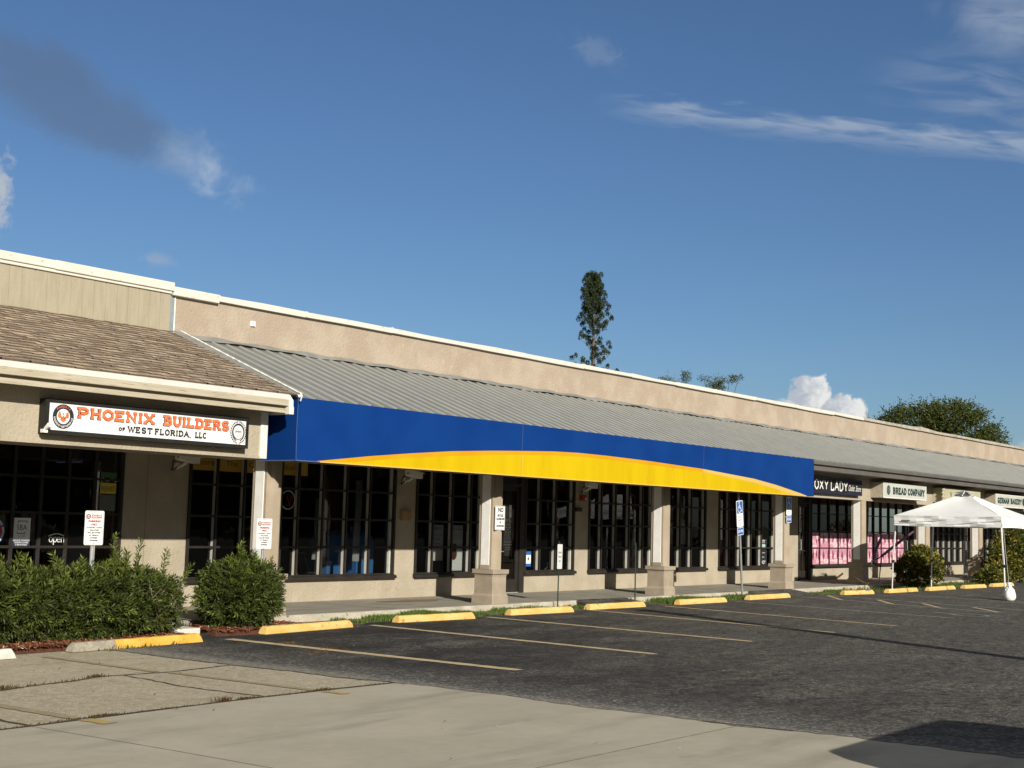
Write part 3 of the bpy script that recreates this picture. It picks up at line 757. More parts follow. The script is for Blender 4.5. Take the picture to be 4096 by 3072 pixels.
def window(parent, x0, x1, bars, z0=.56, z1=2.78, rows=ROWS, reveal=None, deep=True):
    """dark frame with mullions whose pale sides show, glass set back, sloping sill below"""
    reveal = reveal or REVEAL
    fr = MB()
    fr.box(x0, x0+.05, YW-.03, YW+.12, z0, z1); fr.box(x1-.05, x1, YW-.03, YW+.12, z0, z1)
    fr.box(x0+.05, x1-.05, YW-.03, YW+.12, z1-.05, z1); fr.box(x0+.05, x1-.05, YW-.02, YW+.12, z0, z0+.02)
    w = build('window', fr, BROWN, parent)
    mu = MB(); hw = .020 if deep or reveal is REVEAL_D else .015
    for b in bars:
        mu.box(b-hw, b+hw, YW-.022, YW+.012, z0+.02, z1-.05, 0)
        mu.box(b-hw+.003, b+hw-.003, YW+.012, YW+(.082 if deep else .020), z0+.02, z1-.05, 1)
    if deep: mu.box(x1-.095, x1-.05, YW+.03, YW+.082, z0+.02, z1-.05, 1)
    xs_ = [x0+.05]+list(bars)+[x1-.05]
    for z in rows:
        for k in range(len(xs_)-1):
            a = xs_[k]+(hw if k else 0); b = xs_[k+1]-(hw if k < len(xs_)-2 else 0)
            mu.box(a, b, YW-.012, YW+.03, z-hw*.9, z+hw*.9, 0)
    build('mullions', mu, [BROWN, reveal], w)
    yg = YW+(.076 if deep else .024); pn = MB(); pn.face([(x0+.03, yg, z0), (x1-.03, yg, z0), (x1-.03, yg, z1), (x0+.03, yg, z1)])
    build('pane', pn, GLASS, w)
    si = MB(); si.prism_x([(YW-.09, z0-.07), (YW-.09, z0-.02), (YW-.03, z0), (YW+.1, z0), (YW+.1, z0-.07)], x0-.02, x1+.02)
    build('sill', si, BROWN, w, bevel=.006)
    return w


def door(parent, x0, x1, lx0, lx1, grid=False, transom=2.33):
    fr = MB()
    fr.box(x0, lx0, YW-.02, YW+.12, .121, 2.9); fr.box(lx1, x1, YW-.02, YW+.12, .121, 2.9); fr.box(lx0, lx1, YW-.02, YW+.12, transom, transom+.07); fr.box(lx0, lx1, YW+.03, YW+.05, transom+.07, 2.9)
    dr = build('door', fr, BROWN, parent)
    lf = MB()
    s = .085
    lf.box(lx0+.004, lx0+s, YW+.02, YW+.065, .13, transom-.004); lf.box(lx1-s, lx1-.004, YW+.02, YW+.065, .13, transom-.004)
    lf.box(lx0+s, lx1-s, YW+.02, YW+.065, .13, .40); lf.box(lx0+s, lx1-s, YW+.02, YW+.065, transom-.09, transom-.004)
    if grid:
        for z in (.98, 1.5, 2.0): lf.box(lx0+s, lx1-s, YW+.03, YW+.055, z-.015, z+.015)
        xm = (lx0+lx1)/2; lf.box(xm-.015, xm+.015, YW+.031, YW+.056, .40, transom-.09)
    build('door_leaf', lf, BROWN, dr)
    pn = MB(); pn.face([(lx0+s, YW+.045, .40), (lx1-s, YW+.045, .40), (lx1-s, YW+.045, transom-.09), (lx0+s, YW+.045, transom-.09)]); build('pane', pn, GLASS, dr)
    hd = MB(); hx = lx0+.05
    hd.path([(hx, YW+.02, 1.0), (hx, YW-.05, 1.0), (hx, YW-.05, 1.3), (hx, YW+.02, 1.3)], .011); build('handle', hd, GALV, dr)
    st = MB(); st.box(lx0+.01, lx1-.01, YW-.01, YW+.1, .1212, .135); build('threshold', st, GALV, dr)
    return dr


def wall(parent, x0, x1, openings, name='front_wall'):
    """ground floor wall between z .12 and 2.9, pierced by (x0,x1,zsill) openings"""
    w = MB(); x = x0
    for a, b, zs in openings:
        if a > x+1e-4: w.box(x, a, YW, YW+.22, .10, 2.9)
        if zs > .2: w.box(a, b, YW, YW+.22, .10, zs-.07)
        w.box(a, b, YW, YW+.22, 2.78 if zs > .2 else 2.899, 2.9)
        x = b
    if x1 > x: w.box(x, x1, YW, YW+.22, .10, 2.9)
    return build(name, w, STUCCO, parent)


Z0 = .56
# left unit
wall(lft, -8, 16.2, [(-7, -3, Z0), (-2, 3, Z0), (3.6, 13.01, .36), (14.27, 16.1, Z0)])
window(lft, 3.6, 13.01, [4.43, 4.88, 5.33, 5.78, 6.23, 6.68, 7.13, 7.58, 8.03, 8.48, 8.93, 9.38, 9.83, 10.28, 10.72, 11.16, 11.6, 12.05, 12.51], z0=.36, rows=(.56, 1.06, 1.55, 2.07, 2.55), reveal=REVEAL_D, deep=False)
window(lft, 14.27, 16.1, [14.86, 15.45])
for a, b in ((-7, -3), (-2, 3)): window(lft, a, b, [a+.6*k for k in range(1, int((b-a)/.6))])
# right building
wall(bld, 16.2, 62, [(16.25, 19.19, Z0), (19.77, 21.85, Z0), (21.85, 23.27, .1), (23.27, 25.11, Z0), (25.67, 28.45, Z0), (28.8, 31.03, Z0), (31.7, 34.98, Z0), (36.42, 37.26, .1), (37.26, 40.4, Z0), (41.3, 44.51, Z0), (44.51, 45.32, .1), (47.06, 50.14, Z0), (50.2, 51.1, .1), (52.3, 55.6, Z0), (56.2, 60, Z0)])
window(bld, 16.25, 19.19, [16.69, 17.29, 17.89, 18.5])
window(bld, 19.77, 21.85, [20.29, 20.87, 21.45])
door(bld, 21.85, 23.27, 22.2, 23.10)
window(bld, 23.27, 25.11, [23.82, 24.40])
window(bld, 25.67, 28.45, [26.20, 26.79, 27.37, 27.97])
window(bld, 28.8, 31.03, [29.15, 29.73, 30.29])
window(bld, 31.7, 34.98, [32.27, 32.9, 33.5, 34.12])
door(bld, 36.42, 37.26, 36.47, 37.1, True)
window(bld, 37.26, 40.4, [37.87, 38.53, 39.18, 39.85], deep=False, reveal=BROWN)
window(bld, 41.3, 44.51, [41.91, 42.51, 43.17, 43.84], deep=False, reveal=BROWN)
door(bld, 44.51, 45.32, 44.57, 45.2, True)
window(bld, 47.06, 50.14, [47.74, 48.30, 48.87, 49.45])
door(bld, 50.2, 51.1, 50.3, 51.0, True)
window(bld, 52.3, 55.6, [53.05, 53.7, 54.4, 55.0]); window(bld, 56.2, 60, [57, 57.8, 58.6, 59.3])
# groove lines on the pier
g = MB(); g.box(13.455, 13.465, YW-.004, YW-.001, .12, 2.9); build('control_joint', g, mat('joint_shadow', (.22, .185, .14), .95), lft)

# interiors
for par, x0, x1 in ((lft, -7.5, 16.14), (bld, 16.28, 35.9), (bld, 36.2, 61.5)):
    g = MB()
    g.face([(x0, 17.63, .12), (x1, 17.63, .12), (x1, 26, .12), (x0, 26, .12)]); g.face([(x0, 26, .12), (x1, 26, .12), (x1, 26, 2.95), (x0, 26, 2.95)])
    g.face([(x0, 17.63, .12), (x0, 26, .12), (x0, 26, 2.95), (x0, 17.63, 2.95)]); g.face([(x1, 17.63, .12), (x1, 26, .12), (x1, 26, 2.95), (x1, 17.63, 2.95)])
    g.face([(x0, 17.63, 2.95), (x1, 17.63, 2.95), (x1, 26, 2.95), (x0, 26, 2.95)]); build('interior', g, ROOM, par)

# walkway ceiling, header beam, upper wall
def shell(par, x0, x1, xl):
    g = MB(); g.face([(x0, 15.55, 2.90), (x1, 15.55, 2.90), (x1, YW, 2.90), (x0, YW, 2.90)]); build('walkway_ceiling', g, CEIL, par)
    g = MB(); g.box(max(x0, 13.535), x1, 15.28, 15.60, 2.43, 3.10); build('header_beam', g, STUCCO, par)
shell(bld, 13.40, 62, 0)
g = MB(); g.face([(-8, 15.55, 2.90), (13.38, 15.55, 2.90), (13.38, YW, 2.90), (-8, YW, 2.90)]); build('walkway_ceiling', g, CEIL, lft)
g = MB(); g.box(-8, 13.40, 14.82, 15.55, 2.405, 3.085); build('header_beam', g, STUCCO, lft)
g = MB(); g.box(-8, 13.395, 14.803, 14.8195, 2.405, 2.45); build('header_trim', g, STUCCO, lft)
g = MB(); g.box(13.85, 62, 15.262, 15.2795, 2.43, 2.475); build('header_trim', g, STUCCO, bld)
g = MB(); g.box(13.40, 13.53, 14.79, 15.60, 2.405, 3.085); build('corner_trim', g, WHITE_TRIM, lft, bevel=.01)

# stucco parapet with uneven bottom edge flashing
g = MB(); g.box(13.81, 62, YW, YW+.3, 2.9, 5.10); build('parapet_wall', g, STUCCO_UP, bld)
g = MB(); g.box(-8, 13.81, YW+.02, YW+.3, 2.9, 5.10); g.box(-8, 62, YW+.3, 27, 4.75, 4.8); build('upper_wall', g, STUCCO_UP, lft)
g = MB(); g.box(13.70, 13.81, YW-.012, YW+.02, 4.40, 5.06); build('corner_flashing', g, BLUEFLASH, bld)
g = MB(); g.box(13.80, 13.822, YW-.016, YW-.003, 4.42, 5.02); build('caulk_bead', g, CAULK, bld)
# siding parapet: panels with vertical grooves
g = MB(); random.seed(2)
x = 13.70
panels = [(12.48, 13.70), (11.26, 12.475), (10.04, 11.255), (8.82, 10.035), (7.6, 8.815), (6.4, 7.595), (5.2, 6.395), (4, 5.195), (-8, 3.995)]
for a, b in panels:
    n = max(1, round((b-a)/.2)); w = (b-a)/n
    for k in range(n):
        g.box(a+w*k+.004, a+w*(k+1)-.004, YW-.042, YW+.019, 4.44, 5.06)
g.box(-8, 13.695, YW-.036, YW+.018, 4.445, 5.055)
build('siding_parapet', g, BOARD, lft)
# copings
g = MB()
g.prism_x([(YW-.10, 5.10), (YW-.10, 5.225), (YW+.36, 5.245), (YW+.36, 5.10)], -8, 11.55); g.prism_x([(YW-.106, 5.094), (YW-.106, 5.231), (YW+.36, 5.252), (YW+.36, 5.094)], 11.55, 13.72)
g.box(-8, 13.7, YW-.075, YW-.045, 5.05, 5.10)
build('coping', g, COPING, lft, bevel=.008)
g = MB(); g.prism_x([(YW-.085, 5.035), (YW-.085, 5.175), (YW+.36, 5.20), (YW+.36, 5.035)], 13.72, 14.66); build('coping', g, COPING, bld, bevel=.008)
random.seed(4); x = 14.64; k = 0
g = MB(); g2 = MB()
while x < 62:
    L = random.uniform(1.8, 2.6) if x < 30 else random.uniform(2.2, 3.2)
    dz = random.uniform(-.012, .012); zb = 5.085-.01*random.random()
    zt0 = 5.168+dz; zt1 = 5.160-dz
    tgt = g if x < 40.5 else g2
    if 44.5 < x < 47: zt0 += .05
    pr = lambda zt: [(YW-.07-.006*(k % 2), zb+random.uniform(-.012, .008)), (YW-.07-.006*(k % 2), zt), (YW+.36, zt+.02), (YW+.36, zb)]
    p0, p1 = pr(zt0), pr(zt1)
    tgt.loft([[(x, y, z) for y, z in p0], [(min(x+L*.5, 62), y, z+random.uniform(-.006, .006)) for y, z in p1], [(min(x+L, 62), y, z) for y, z in p1]])
    if random.random() < .6: tgt.box(x-.012, x+.03, YW-.083, YW+.2, zb, zt0+.012)
    x += L-.002; k += 1
build('coping', g, COPING, bld); build('coping', g2, COPING2, bld, label='stained grey stretch of coping at the far end')
g = MB(); g.box(15.41, 15.50, YW-.03, YW, 4.76, 4.85); g.box(15.43, 15.48, YW-.045, YW-.03, 4.77, 4.83); build('junction_box', g, WHITEP, bld)

# metal canopy roof: ribbed sheet from the parapet down to the eave
ye, ze, yt, zt = 14.55, 3.315, YW-.02, 4.40
def roofpt(x, t, up=0.0):
    y = ye+(yt-ye)*t; z = ze+(zt-ze)*t; n = Vector((0, -(zt-ze), (yt-ye))).normalized()
    return (x, y+n.y*up, z+n.z*up)
g = MB(); x = 13.80; prof = []
while x < 62.0:
    for dx, up in ((0, .0), (.10, 0), (.118, .020), (.146, .020), (.156, 0), (.235, 0)):
        prof.append((x+dx, up))
    x += .30
for k in range(len(prof)-1):
    (xa, ua), (xb, ub) = prof[k], prof[k+1]
    wv = lambda xx, t: .003*math.sin(xx*1.7+t*3)
    for t0, t1 in ((0, .5), (.5, 1)):
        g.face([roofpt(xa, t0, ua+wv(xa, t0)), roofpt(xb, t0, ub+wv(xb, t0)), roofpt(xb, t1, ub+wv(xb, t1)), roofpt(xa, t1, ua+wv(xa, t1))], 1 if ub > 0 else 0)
for k in range(len(prof)-1):
    (xa, ua), (xb, ub) = prof[k], prof[k+1]
    g.face([roofpt(xa, 0, -.03), roofpt(xb, 0, -.03), roofpt(xb, 0, ub), roofpt(xa, 0, ua)])
rf = build('metal_roof', g, [ROOFM, mat('sunlit_roof_rib', (.265, .27, .255), .6, (.235, .24, .225), 3, spec=.3)], bld)  # left flank and top of each rib lightened, sunlight painted into the colour
g = MB()
n = 320
for k in range(n):   # wall flashing with a wavy lower lip standing off the ribs
    xa = 14.05+(62-14.05)*k/n; xb = 14.05+(62-14.05)*(k+1)/n
    lip = lambda q: .030+.010*math.sin(q*5.1)+.010*math.sin(q*2.13)
    zl = lambda q: .965+.004*math.sin(q*3.7)
    A = roofpt(xa, zl(xa), lip(xa)); B = roofpt(xb, zl(xb), lip(xb)); C_ = (xb, YW-.008, 4.465+.012*math.sin(xb*6.1)); D_ = (xa, YW-.008, 4.465+.012*math.sin(xa*6.1))
    g.face([A, B, C_, D_])
build('roof_flashing', g, FLASH, bld)
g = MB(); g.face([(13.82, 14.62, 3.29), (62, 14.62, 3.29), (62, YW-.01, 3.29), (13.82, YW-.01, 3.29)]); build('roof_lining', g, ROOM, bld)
# eave of the metal roof: gutter, fascia, soffit
g = MB(); g.prism_x([(14.56, 3.215), (14.56, 3.305), (14.60, 3.315), (14.66, 3.30), (14.66, 3.20), (14.60, 3.20)], 14.0, 62); build('gutter', g, GREY_FASCIA, bld)
g = MB(); g.box(14.0, 62, 14.64, 14.70, 3.07, 3.20); build('fascia', g, GREY_FASCIA, bld)
g = MB(); g.box(14.0, 62, 14.70, 15.29, 3.075, 3.10); build('soffit', g, CEIL, bld)

# shingle roof: overlapping courses of tabs, each its own tone
g = MB(); random.seed(9)
ys0, zs0, ys1, zs1 = 14.42, 3.335, YW-.05, 4.46
N = 23
def sp(x, t, up):
    y = ys0+(ys1-ys0)*t; z = zs0+(zs1-zs0)*t; n_ = Vector((0, -(zs1-zs0), ys1-ys0)).normalized()
    return (x, y+n_.y*up, z+n_.z*up)
for c in range(N):
    t0 = c/N; t1 = min(1.0, (c+1.35)/N); x = 13.66+.0*c; 
    while x > 3.0:
        w = random.choice((.09, .13, .17, .22)); xa = max(x-w, 2.9); q = random.choice((.85, 1.0, 1.12, 1.25, .68)); warm = random.uniform(.96, 1.05)
        drop = random.choice((0, 0, -.006, .010))/1.0
        tt = t0+drop; th = .020+random.uniform(0, .006)
        colr = (.46*q*warm, .375*q, .285*q/warm)
        g.face([sp(xa+.002, tt, th), sp(x-.002, tt, th), sp(x-.002, t1, .002), sp(xa+.002, t1, .002)], 0, colr)
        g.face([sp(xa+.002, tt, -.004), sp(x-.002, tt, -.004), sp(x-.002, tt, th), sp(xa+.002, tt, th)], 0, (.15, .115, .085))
        x = xa
shr = build('shingle_roof', g, SHING, lft)
g = MB(); g.face([sp(-8, 0, -.01), sp(13.70, 0, -.01), sp(13.70, 1, -.01), sp(-8, 1, -.01)]); g.face([(-8, 14.5, 3.29), (13.7, 14.5, 3.29), (13.7, YW, 3.29), (-8, YW, 3.29)])
build('roof_deck', g, mat('roof_felt', (.05, .042, .035), .95), lft)
# valley flashing and the lumpy white caulk line between the two roofs
g = MB(); 
g.face([sp(13.62, 0, .004), sp(13.83, 0, .022), sp(13.90, .985, .03), sp(13.68, 1.0, .012)]); build('valley_flashing', g, FLASH, bld)
g = MB(); random.seed(6); P = []; RD = []
for k in range(60):
    t = k/59; P.append(Vector(sp(13.78+.11*t+random.uniform(-.004, .004), t*.99, .034))); RD.append(.010+random.uniform(-.003, .006))
g.path(P, RD, 6); g.path([(13.785, 14.42, 3.375), (13.80, 14.40, 3.33), (13.80, 14.43, 3.26)], .012, 6); build('caulk_bead', g, CAULK, bld)
g = MB(); g.box(13.84, 13.96, 14.56, 14.70, 3.22, 3.40); build('downspout_outlet', g, WHITE_TRIM, bld, bevel=.01)

# eave of the shingle roof: white drip edge, weathered board, recessed shadow, lower board, end return
g = MB(); g.prism_x([(14.40, 3.255), (14.385, 3.325), (14.43, 3.335), (14.5, 3.33), (14.5, 3.255)], -8, 13.545); build('drip_edge', g, WHITE_TRIM, lft)
g = MB(); g.box(-8, 13.57, 14.40, 14.5, 3.165, 3.255); build('fascia', g, WOODF, lft, bevel=.004)
g = MB(); g.box(-8, 13.57, 14.475, 14.5, 3.125, 3.165); build('fascia_recess', g, mat('recess_board', (.24, .21, .16), .9), lft)
g = MB(); g.box(-8, 13.53, 14.43, 14.5, 3.060, 3.125); build('lower_fascia', g, WOODF, lft, bevel=.004)
g = MB(); g.box(-8, 13.6, 14.5, 15.29, 3.086, 3.10); build('soffit', g, CEIL, lft)
g = MB(); g.plate([(13.545, 3.33), (13.57, 3.30), (13.62, 3.25), (13.625, 3.16), (13.635, 3.155), (13.635, 3.045), (13.545, 3.045)], 14.38, 14.5); build('eave_end_cap', g, WHITE_TRIM, lft, bevel=.006)
g = MB(); g.box(13.60, 13.64, 14.5, 15.26, 3.05, 3.30); build('eave_end_board', g, WHITE_TRIM, lft)

# ------------------------------------------------------------------ columns
def ring(cx, cy, hw, z): return [(cx-hw, cy-hw, z), (cx+hw, cy-hw, z), (cx+hw, cy+hw, z), (cx-hw, cy+hw, z)]


def column(par, xl):
    """pedestal whose front left corner is at xl, 15.22; fluted shaft with a white panel on its left side"""
    cx, cy = xl+.235, 15.22+.235
    f0 = 15.275; x0, x1 = xl+.02, xl+.365; dz = 2.435
    s = MB()
    prof = [(x0, f0), (x0+.085, f0), (x0+.115, f0-.045), (x0+.20, f0-.045), (x0+.235, f0+.012), (x0+.30, f0+.012), (x1, f0+.045), (x1, f0+.30), (x0, f0+.30)]
    s.loft([[(x, y, .72) for x, y in prof], [(x, y, dz) for x, y in prof]])
    sh = build('column', s, STUCCO_COL, par)
    p = MB()
    p.loft([ring(cx, cy, .235, .118), ring(cx, cy, .232, .255), ring(cx, cy, .205, .30), ring(cx, cy, .203, .60), ring(cx, cy, .212, .635), ring(cx, cy, .237, .655), ring(cx, cy, .240, .73)])
    build('pedestal', p, PEDST, sh)
    w = MB(); w.box(x0-.014, x0-.001, f0+.05, f0+.235, .81, dz-.01); build('panel', w, WHITEP, sh)
    b = MB(); b.box(x0-.018, x0-.001, f0+.03, f0+.25, .735, .808); build('panel_base', b, PEDST, sh)
    return sh


c0 = column(lft, 13.97)
sh = column(bld, 19.44)
for xl in (25.38, 31.17, 35.93, 40.78, 45.60, 51.4, 56.8):
    c = sh.copy(); COLL.objects.link(c); c.location.x += xl-19.44
    for ch in list(sh.children):
        q = ch.copy(); COLL.objects.link(q); q.parent = c

# ------------------------------------------------------------------ awning
aw = thing('awning', 'long blue vinyl awning with a yellow arc hung along the shop front', 'awning', (22.5, 14.5, 2.41))
XA0, XA1, YA, ZA0, ZA1 = 13.82, 31.22, 14.50, 2.405, 3.318
TOP = [(14.22, 2.408), (14.79, 2.475), (15.38, 2.545), (16.32, 2.64), (17.32, 2.73), (18.41, 2.80), (19.27, 2.845), (20.2, 2.89), (21.01, 2.908), (21.97, 2.905), (23.63, 2.88), (25.74, 2.825), (28.04, 2.71), (29.17, 2.61), (30.45, 2.46), (30.8, 2.408)]
BOT = [(14.55, 2.408), (15.2, 2.452), (15.69, 2.51), (16.32, 2.57), (17.33, 2.655), (18.41, 2.732), (19.27, 2.78), (20.2, 2.82), (21.01, 2.838), (21.97, 2.838), (23.63, 2.808), (25.74, 2.765), (28.04, 2.62), (29.17, 2.51), (29.76, 2.45), (30.15, 2.408)]
def curve_at(C, x):
    for k in range(len(C)-1):
        if C[k][0] <= x <= C[k+1][0]:
            t = (x-C[k][0])/(C[k+1][0]-C[k][0]); t2 = t
            return C[k][1]+(C[k+1][1]-C[k][1])*t2
    return ZA0
def bulge(x, z):    # the vinyl sags a little between its frame members
    t = (z-ZA0)/(ZA1-ZA0)
    return YA+.010*math.sin(x*1.05)*math.sin(math.pi*max(0, min(1, t)))
g = MB(); NX = 116; NZ = 8
for i in range(NX):
    xa = XA0+(XA1-XA0)*i/NX; xb = XA0+(XA1-XA0)*(i+1)/NX
    for j in range(NZ):
        za = ZA0+(ZA1-ZA0)*j/NZ; zb = ZA0+(ZA1-ZA0)*(j+1)/NZ
        g.face([(xa, bulge(xa, za), za), (xb, bulge(xb, za), za), (xb, bulge(xb, zb), zb), (xa, bulge(xa, zb), zb)])
def topz(y): return ZA1+.01+(15.27-y)*-.0
g.face([(XA0, YA, ZA0), (XA0, YA, ZA1), (XA0, 15.255, ZA1+.0), (XA0, 15.255, ZA0)]); g.face([(XA1, YA, ZA0), (XA1, 15.255, ZA0), (XA1, 15.255, 3.2), (XA1, YA, ZA1)])
g.face([(XA0, YA, ZA1), (XA1, YA, ZA1), (XA1, YA+.055, ZA1-.005), (XA0, YA+.055, ZA1-.005)])
build('vinyl_skin', g, BLUE, aw, smooth=False)
g = MB(); g.face([(XA0+.01, YA+.03, ZA0+.015), (XA1-.01, YA+.03, ZA0+.015), (XA1-.01, 15.26, ZA0+.015), (XA0+.01, 15.26, ZA0+.015)]); g.box(XA0+.02, XA1-.02, YA+.03, YA+.06, ZA0+.02, ZA0+.05)
build('awning_lining', g, mat('dark_awning_lining', (.03, .03, .035), .9), aw)
def fill(lo, hi, xs_, y, m, nm):
    g = MB()
    for k in range(len(xs_)-1):
        xa, xb = xs_[k], xs_[k+1]
        n_ = 5
        for j in range(n_):
            pts = []
            for x, jj in ((xa, j), (xb, j), (xb, j+1), (xa, j+1)):
                z = lo(x)+(hi(x)-lo(x))*jj/n_; pts.append((x, bulge(x, z)-y, z))
            g.face(pts)
    return build(nm, g, m, aw)
X1_ = [14.55+(30.15-14.55)*k/110 for k in range(111)]; X2_ = [14.22+(30.8-14.22)*k/120 for k in range(121)]
fill(lambda x: ZA0+.004, lambda x: curve_at(BOT, x), X1_, .005, YEL, 'yellow_stripe')
fill(lambda x: max(curve_at(BOT, x), ZA0+.004), lambda x: max(curve_at(TOP, x), ZA0+.004), [x for x in X2_ if x < 25.7]+[25.74], .006, ORA, 'orange_trim')
fill(lambda x: max(curve_at(BOT, x), ZA0+.004), lambda x: max(curve_at(TOP, x), ZA0+.004), [25.74]+[x for x in X2_ if x > 25.8], .006, PALEY, 'faded_trim')
g = MB(); g.box(XA0-.004, 14.3, YA-.012, YA+.01, ZA0-.012, ZA0+.002); g.face([(XA0-.004, YA, ZA0-.012), (XA0-.004, 15.25, ZA0-.012), (XA0-.004, 15.25, ZA0+.003), (XA0-.004, YA, ZA0+.003)]); build('hem', g, SEAMB, aw)
g = MB(); g.box(14.3, 30.8, YA-.013, YA+.01, ZA0-.012, ZA0+.005); build('hem', g, PALEY, aw)
for x in (XA0, 19.27, 25.74):
    g = MB()
    for j in range(8):
        za = ZA0+(ZA1-ZA0)*j/8; zb = ZA0+(ZA1-ZA0)*(j+1)/8; w = .0045
        if x > 14 and za < curve_at(TOP, x): continue
        g.face([(x-w, bulge(x, za)-.008, za), (x+w, bulge(x, za)-.008, za), (x+w, bulge(x, zb)-.008, zb), (x-w, bulge(x, zb)-.008, zb)])
    build('seam', g, SEAMB, aw)
for x in (19.27, 25.74):
    g = MB(); za, zb = ZA0, curve_at(BOT, x); g.face([(x-.008, bulge(x, za)-.0095, za), (x+.008, bulge(x, za)-.0095, za), (x+.008, bulge(x, zb)-.0095, zb), (x-.008, bulge(x, zb)-.0095, zb)])
    build('yellow_seam', g, PALEY, aw)

# ------------------------------------------------------------------ fascia signs
def cabinet(nm, label, x0, x1, z0, z1, yf, m_body, m_face, rimw=.05, rim_mat=None):
    s = thing(nm, label, 'sign', ((x0+x1)/2, 15.28, z0))
    g = MB(); g.box(x0, x1, yf+.012, 15.279, z0, z1); build('cabinet', g, m_body, s, bevel=.006)
    g = MB(); r_ = rimw
    g.box(x0, x1, yf, yf+.012, z0, z0+r_); g.box(x0, x1, yf, yf+.012, z1-r_, z1); g.box(x0, x0+r_, yf, yf+.012, z0+r_, z1-r_); g.box(x1-r_, x1, yf, yf+.012, z0+r_, z1-r_)
    build('rim', g, rim_mat or m_body, s)
    g = MB(); g.box(x0+r_, x1-r_, yf+.004, yf+.0115, z0+r_, z1-r_); build('face', g, m_face, s)
    return s


def emblem(mb, cx, cz, rad, y, dark=0, red=1, white=2):
    """round dark badge, white middle, red bird with raised wings"""
    mb.disc(cx, cz, rad, y-.0008, y, mi=dark); mb.disc(cx, cz, rad*.62, y-.0016, y-.0009, mi=white)
    wing = [(.02, -.42), (.10, -.20), (.26, -.30), (.34, -.16), (.46, -.12), (.48, .06), (.56, .16), (.48, .26), (.44, .44), (.36, .34), (.28, .22), (.24, .06), (.12, -.02), (.06, .10), (0, .12)]
    full = wing+[(-x, z) for x, z in reversed(wing)]
    i = len(mb.v)
    for sgn in (1, -1):
        for a, b, c in [((.0, -.5), (.30, -.28), (0, .1)), ((.05, -.2), (.50, -.1), (.22, .1)), ((.22, .1), (.50, -.1), (.52, .12)), ((.24, .1), (.52, .1), (.42, .48)), ((.24, .06), (.36, .3), (.26, .34)), ((0, .1), (.08, .2), (-.02, .32))]:
            mb.face([(cx+sgn*p[0]*rad, y-.0022-.00015*k, cz+p[1]*rad) for k, p in ((0, a), (0, b), (0, c))], red)


def arc_text(mb, txt, cx, cz, rad, a0, a1, h, y, mi, flip=False):
    """letters set round a circle; angles in degrees, clockwise from the left"""
    for k, ch in enumerate(txt):
        if ch == ' ': continue
        a = R(a0+(a1-a0)*(k+.5)/len(txt)); t = MB(); serif_text(t, ch, -h*.4, -h/2, h*.8, h, 0, h*.2, mi, serif=0)
        rot = (a-math.pi/2) if not flip else (a+math.pi/2)
        for f, m_ in zip(t.f, t.m):
            pts = []
            for q in f:
                x, _, z = t.v[q]; pts.append((cx+rad*math.cos(a)+x*math.cos(rot)-z*math.sin(rot), y, cz+rad*math.sin(a)+x*math.sin(rot)+z*math.cos(rot)))
            mb.face(pts, mi)


YS = 15.13
ps = cabinet('shop_sign', 'long black box sign with white face, orange slab lettering, round badge and wreath', 10.0, 13.35, 2.545, 2.99, YS, SIGNBLK, SIGNW, .052)
for w_, x_, l_ in (('PHOENIX', 10.455, 1.215), ('BUILDERS', 11.82, 1.165)):
    g = MB()
    serif_text(g, w_, x_, 2.766, l_, .152, YS-.0045, .042, 1, .24, gap=.09); serif_text(g, w_, x_+.006, 2.772, l_-.012, .140, YS-.008, .029, 0, .22, gap=.09)
    build('lettering', g, [ORINK, INKBROWN], ps)
for w_, x_, z_, l_, h_, t_ in (('OF', 11.10, 2.652, .105, .050, .013), ('WEST', 11.245, 2.640, .40, .086, .019), ('FLORIDA,', 11.685, 2.640, .62, .086, .019), ('LLC', 12.375, 2.640, .20, .086, .019)):
    g = MB(); serif_text(g, w_, x_, z_, l_, h_, YS-.005, t_, 0, .2, gap=.16); build('small_lettering', g, INK, ps)
g = MB(); emblem(g, 10.255, 2.775, .155, YS-.0005); arc_text(g, 'PHOENIX', 10.255, 2.775, .127, 140, 40, .026, YS-.003, 1); arc_text(g, 'BUILDERS OF WEST FLORIDA LLC', 10.255, 2.775, .128, 185, 355, .024, YS-.003, 2, True)
build('emblem', g, [INK, ORINK, SIGNW], ps)
g = MB()   # laurel wreath round a ring
for k in range(36):
    a0, a1 = 2*math.pi*k/36, 2*math.pi*(k+1)/36; rr_ = .098
    ribbon(g, [(13.155+rr_*math.cos(a0), 2.775+rr_*1.05*math.sin(a0)), (13.155+rr_*math.cos(a1), 2.775+rr_*1.05*math.sin(a1))], .008, YS-.004, 0)
for sgn in (-1, 1):
    for k in range(13):
        a = R(-75+150*k/12)
        for dr, tw in ((.004, .5), (-.012, -.55)):
            px, pz = 13.155+sgn*(.128+dr)*math.cos(a), 2.770+(.140+dr)*math.sin(a); L = .030
            dx, dz = -math.sin(a)*1.0+tw*math.cos(a), math.cos(a)+tw*math.sin(a)
            g.face([(px, YS-.0045, pz), (px+sgn*(dx*L*.5+dz*.010), YS-.0045, pz+dz*L*.5-dx*.010), (px+sgn*dx*L, YS-.0045, pz+dz*L), (px+sgn*(dx*L*.5-dz*.010), YS-.0045, pz+dz*L*.5+dx*.010)], 0)
serif_text(g, 'EPVETS', 13.10, 2.768, .11, .024, YS-.0046, .006, 1, .1)
for dx in (-.012, .012): g.face([(13.155+dx, YS-.0046, 2.615), (13.155+dx*3, YS-.0046, 2.60), (13.155+dx*2, YS-.0046, 2.632)], 1)
build('wreath_emblem', g, [INK, REDINK], ps)
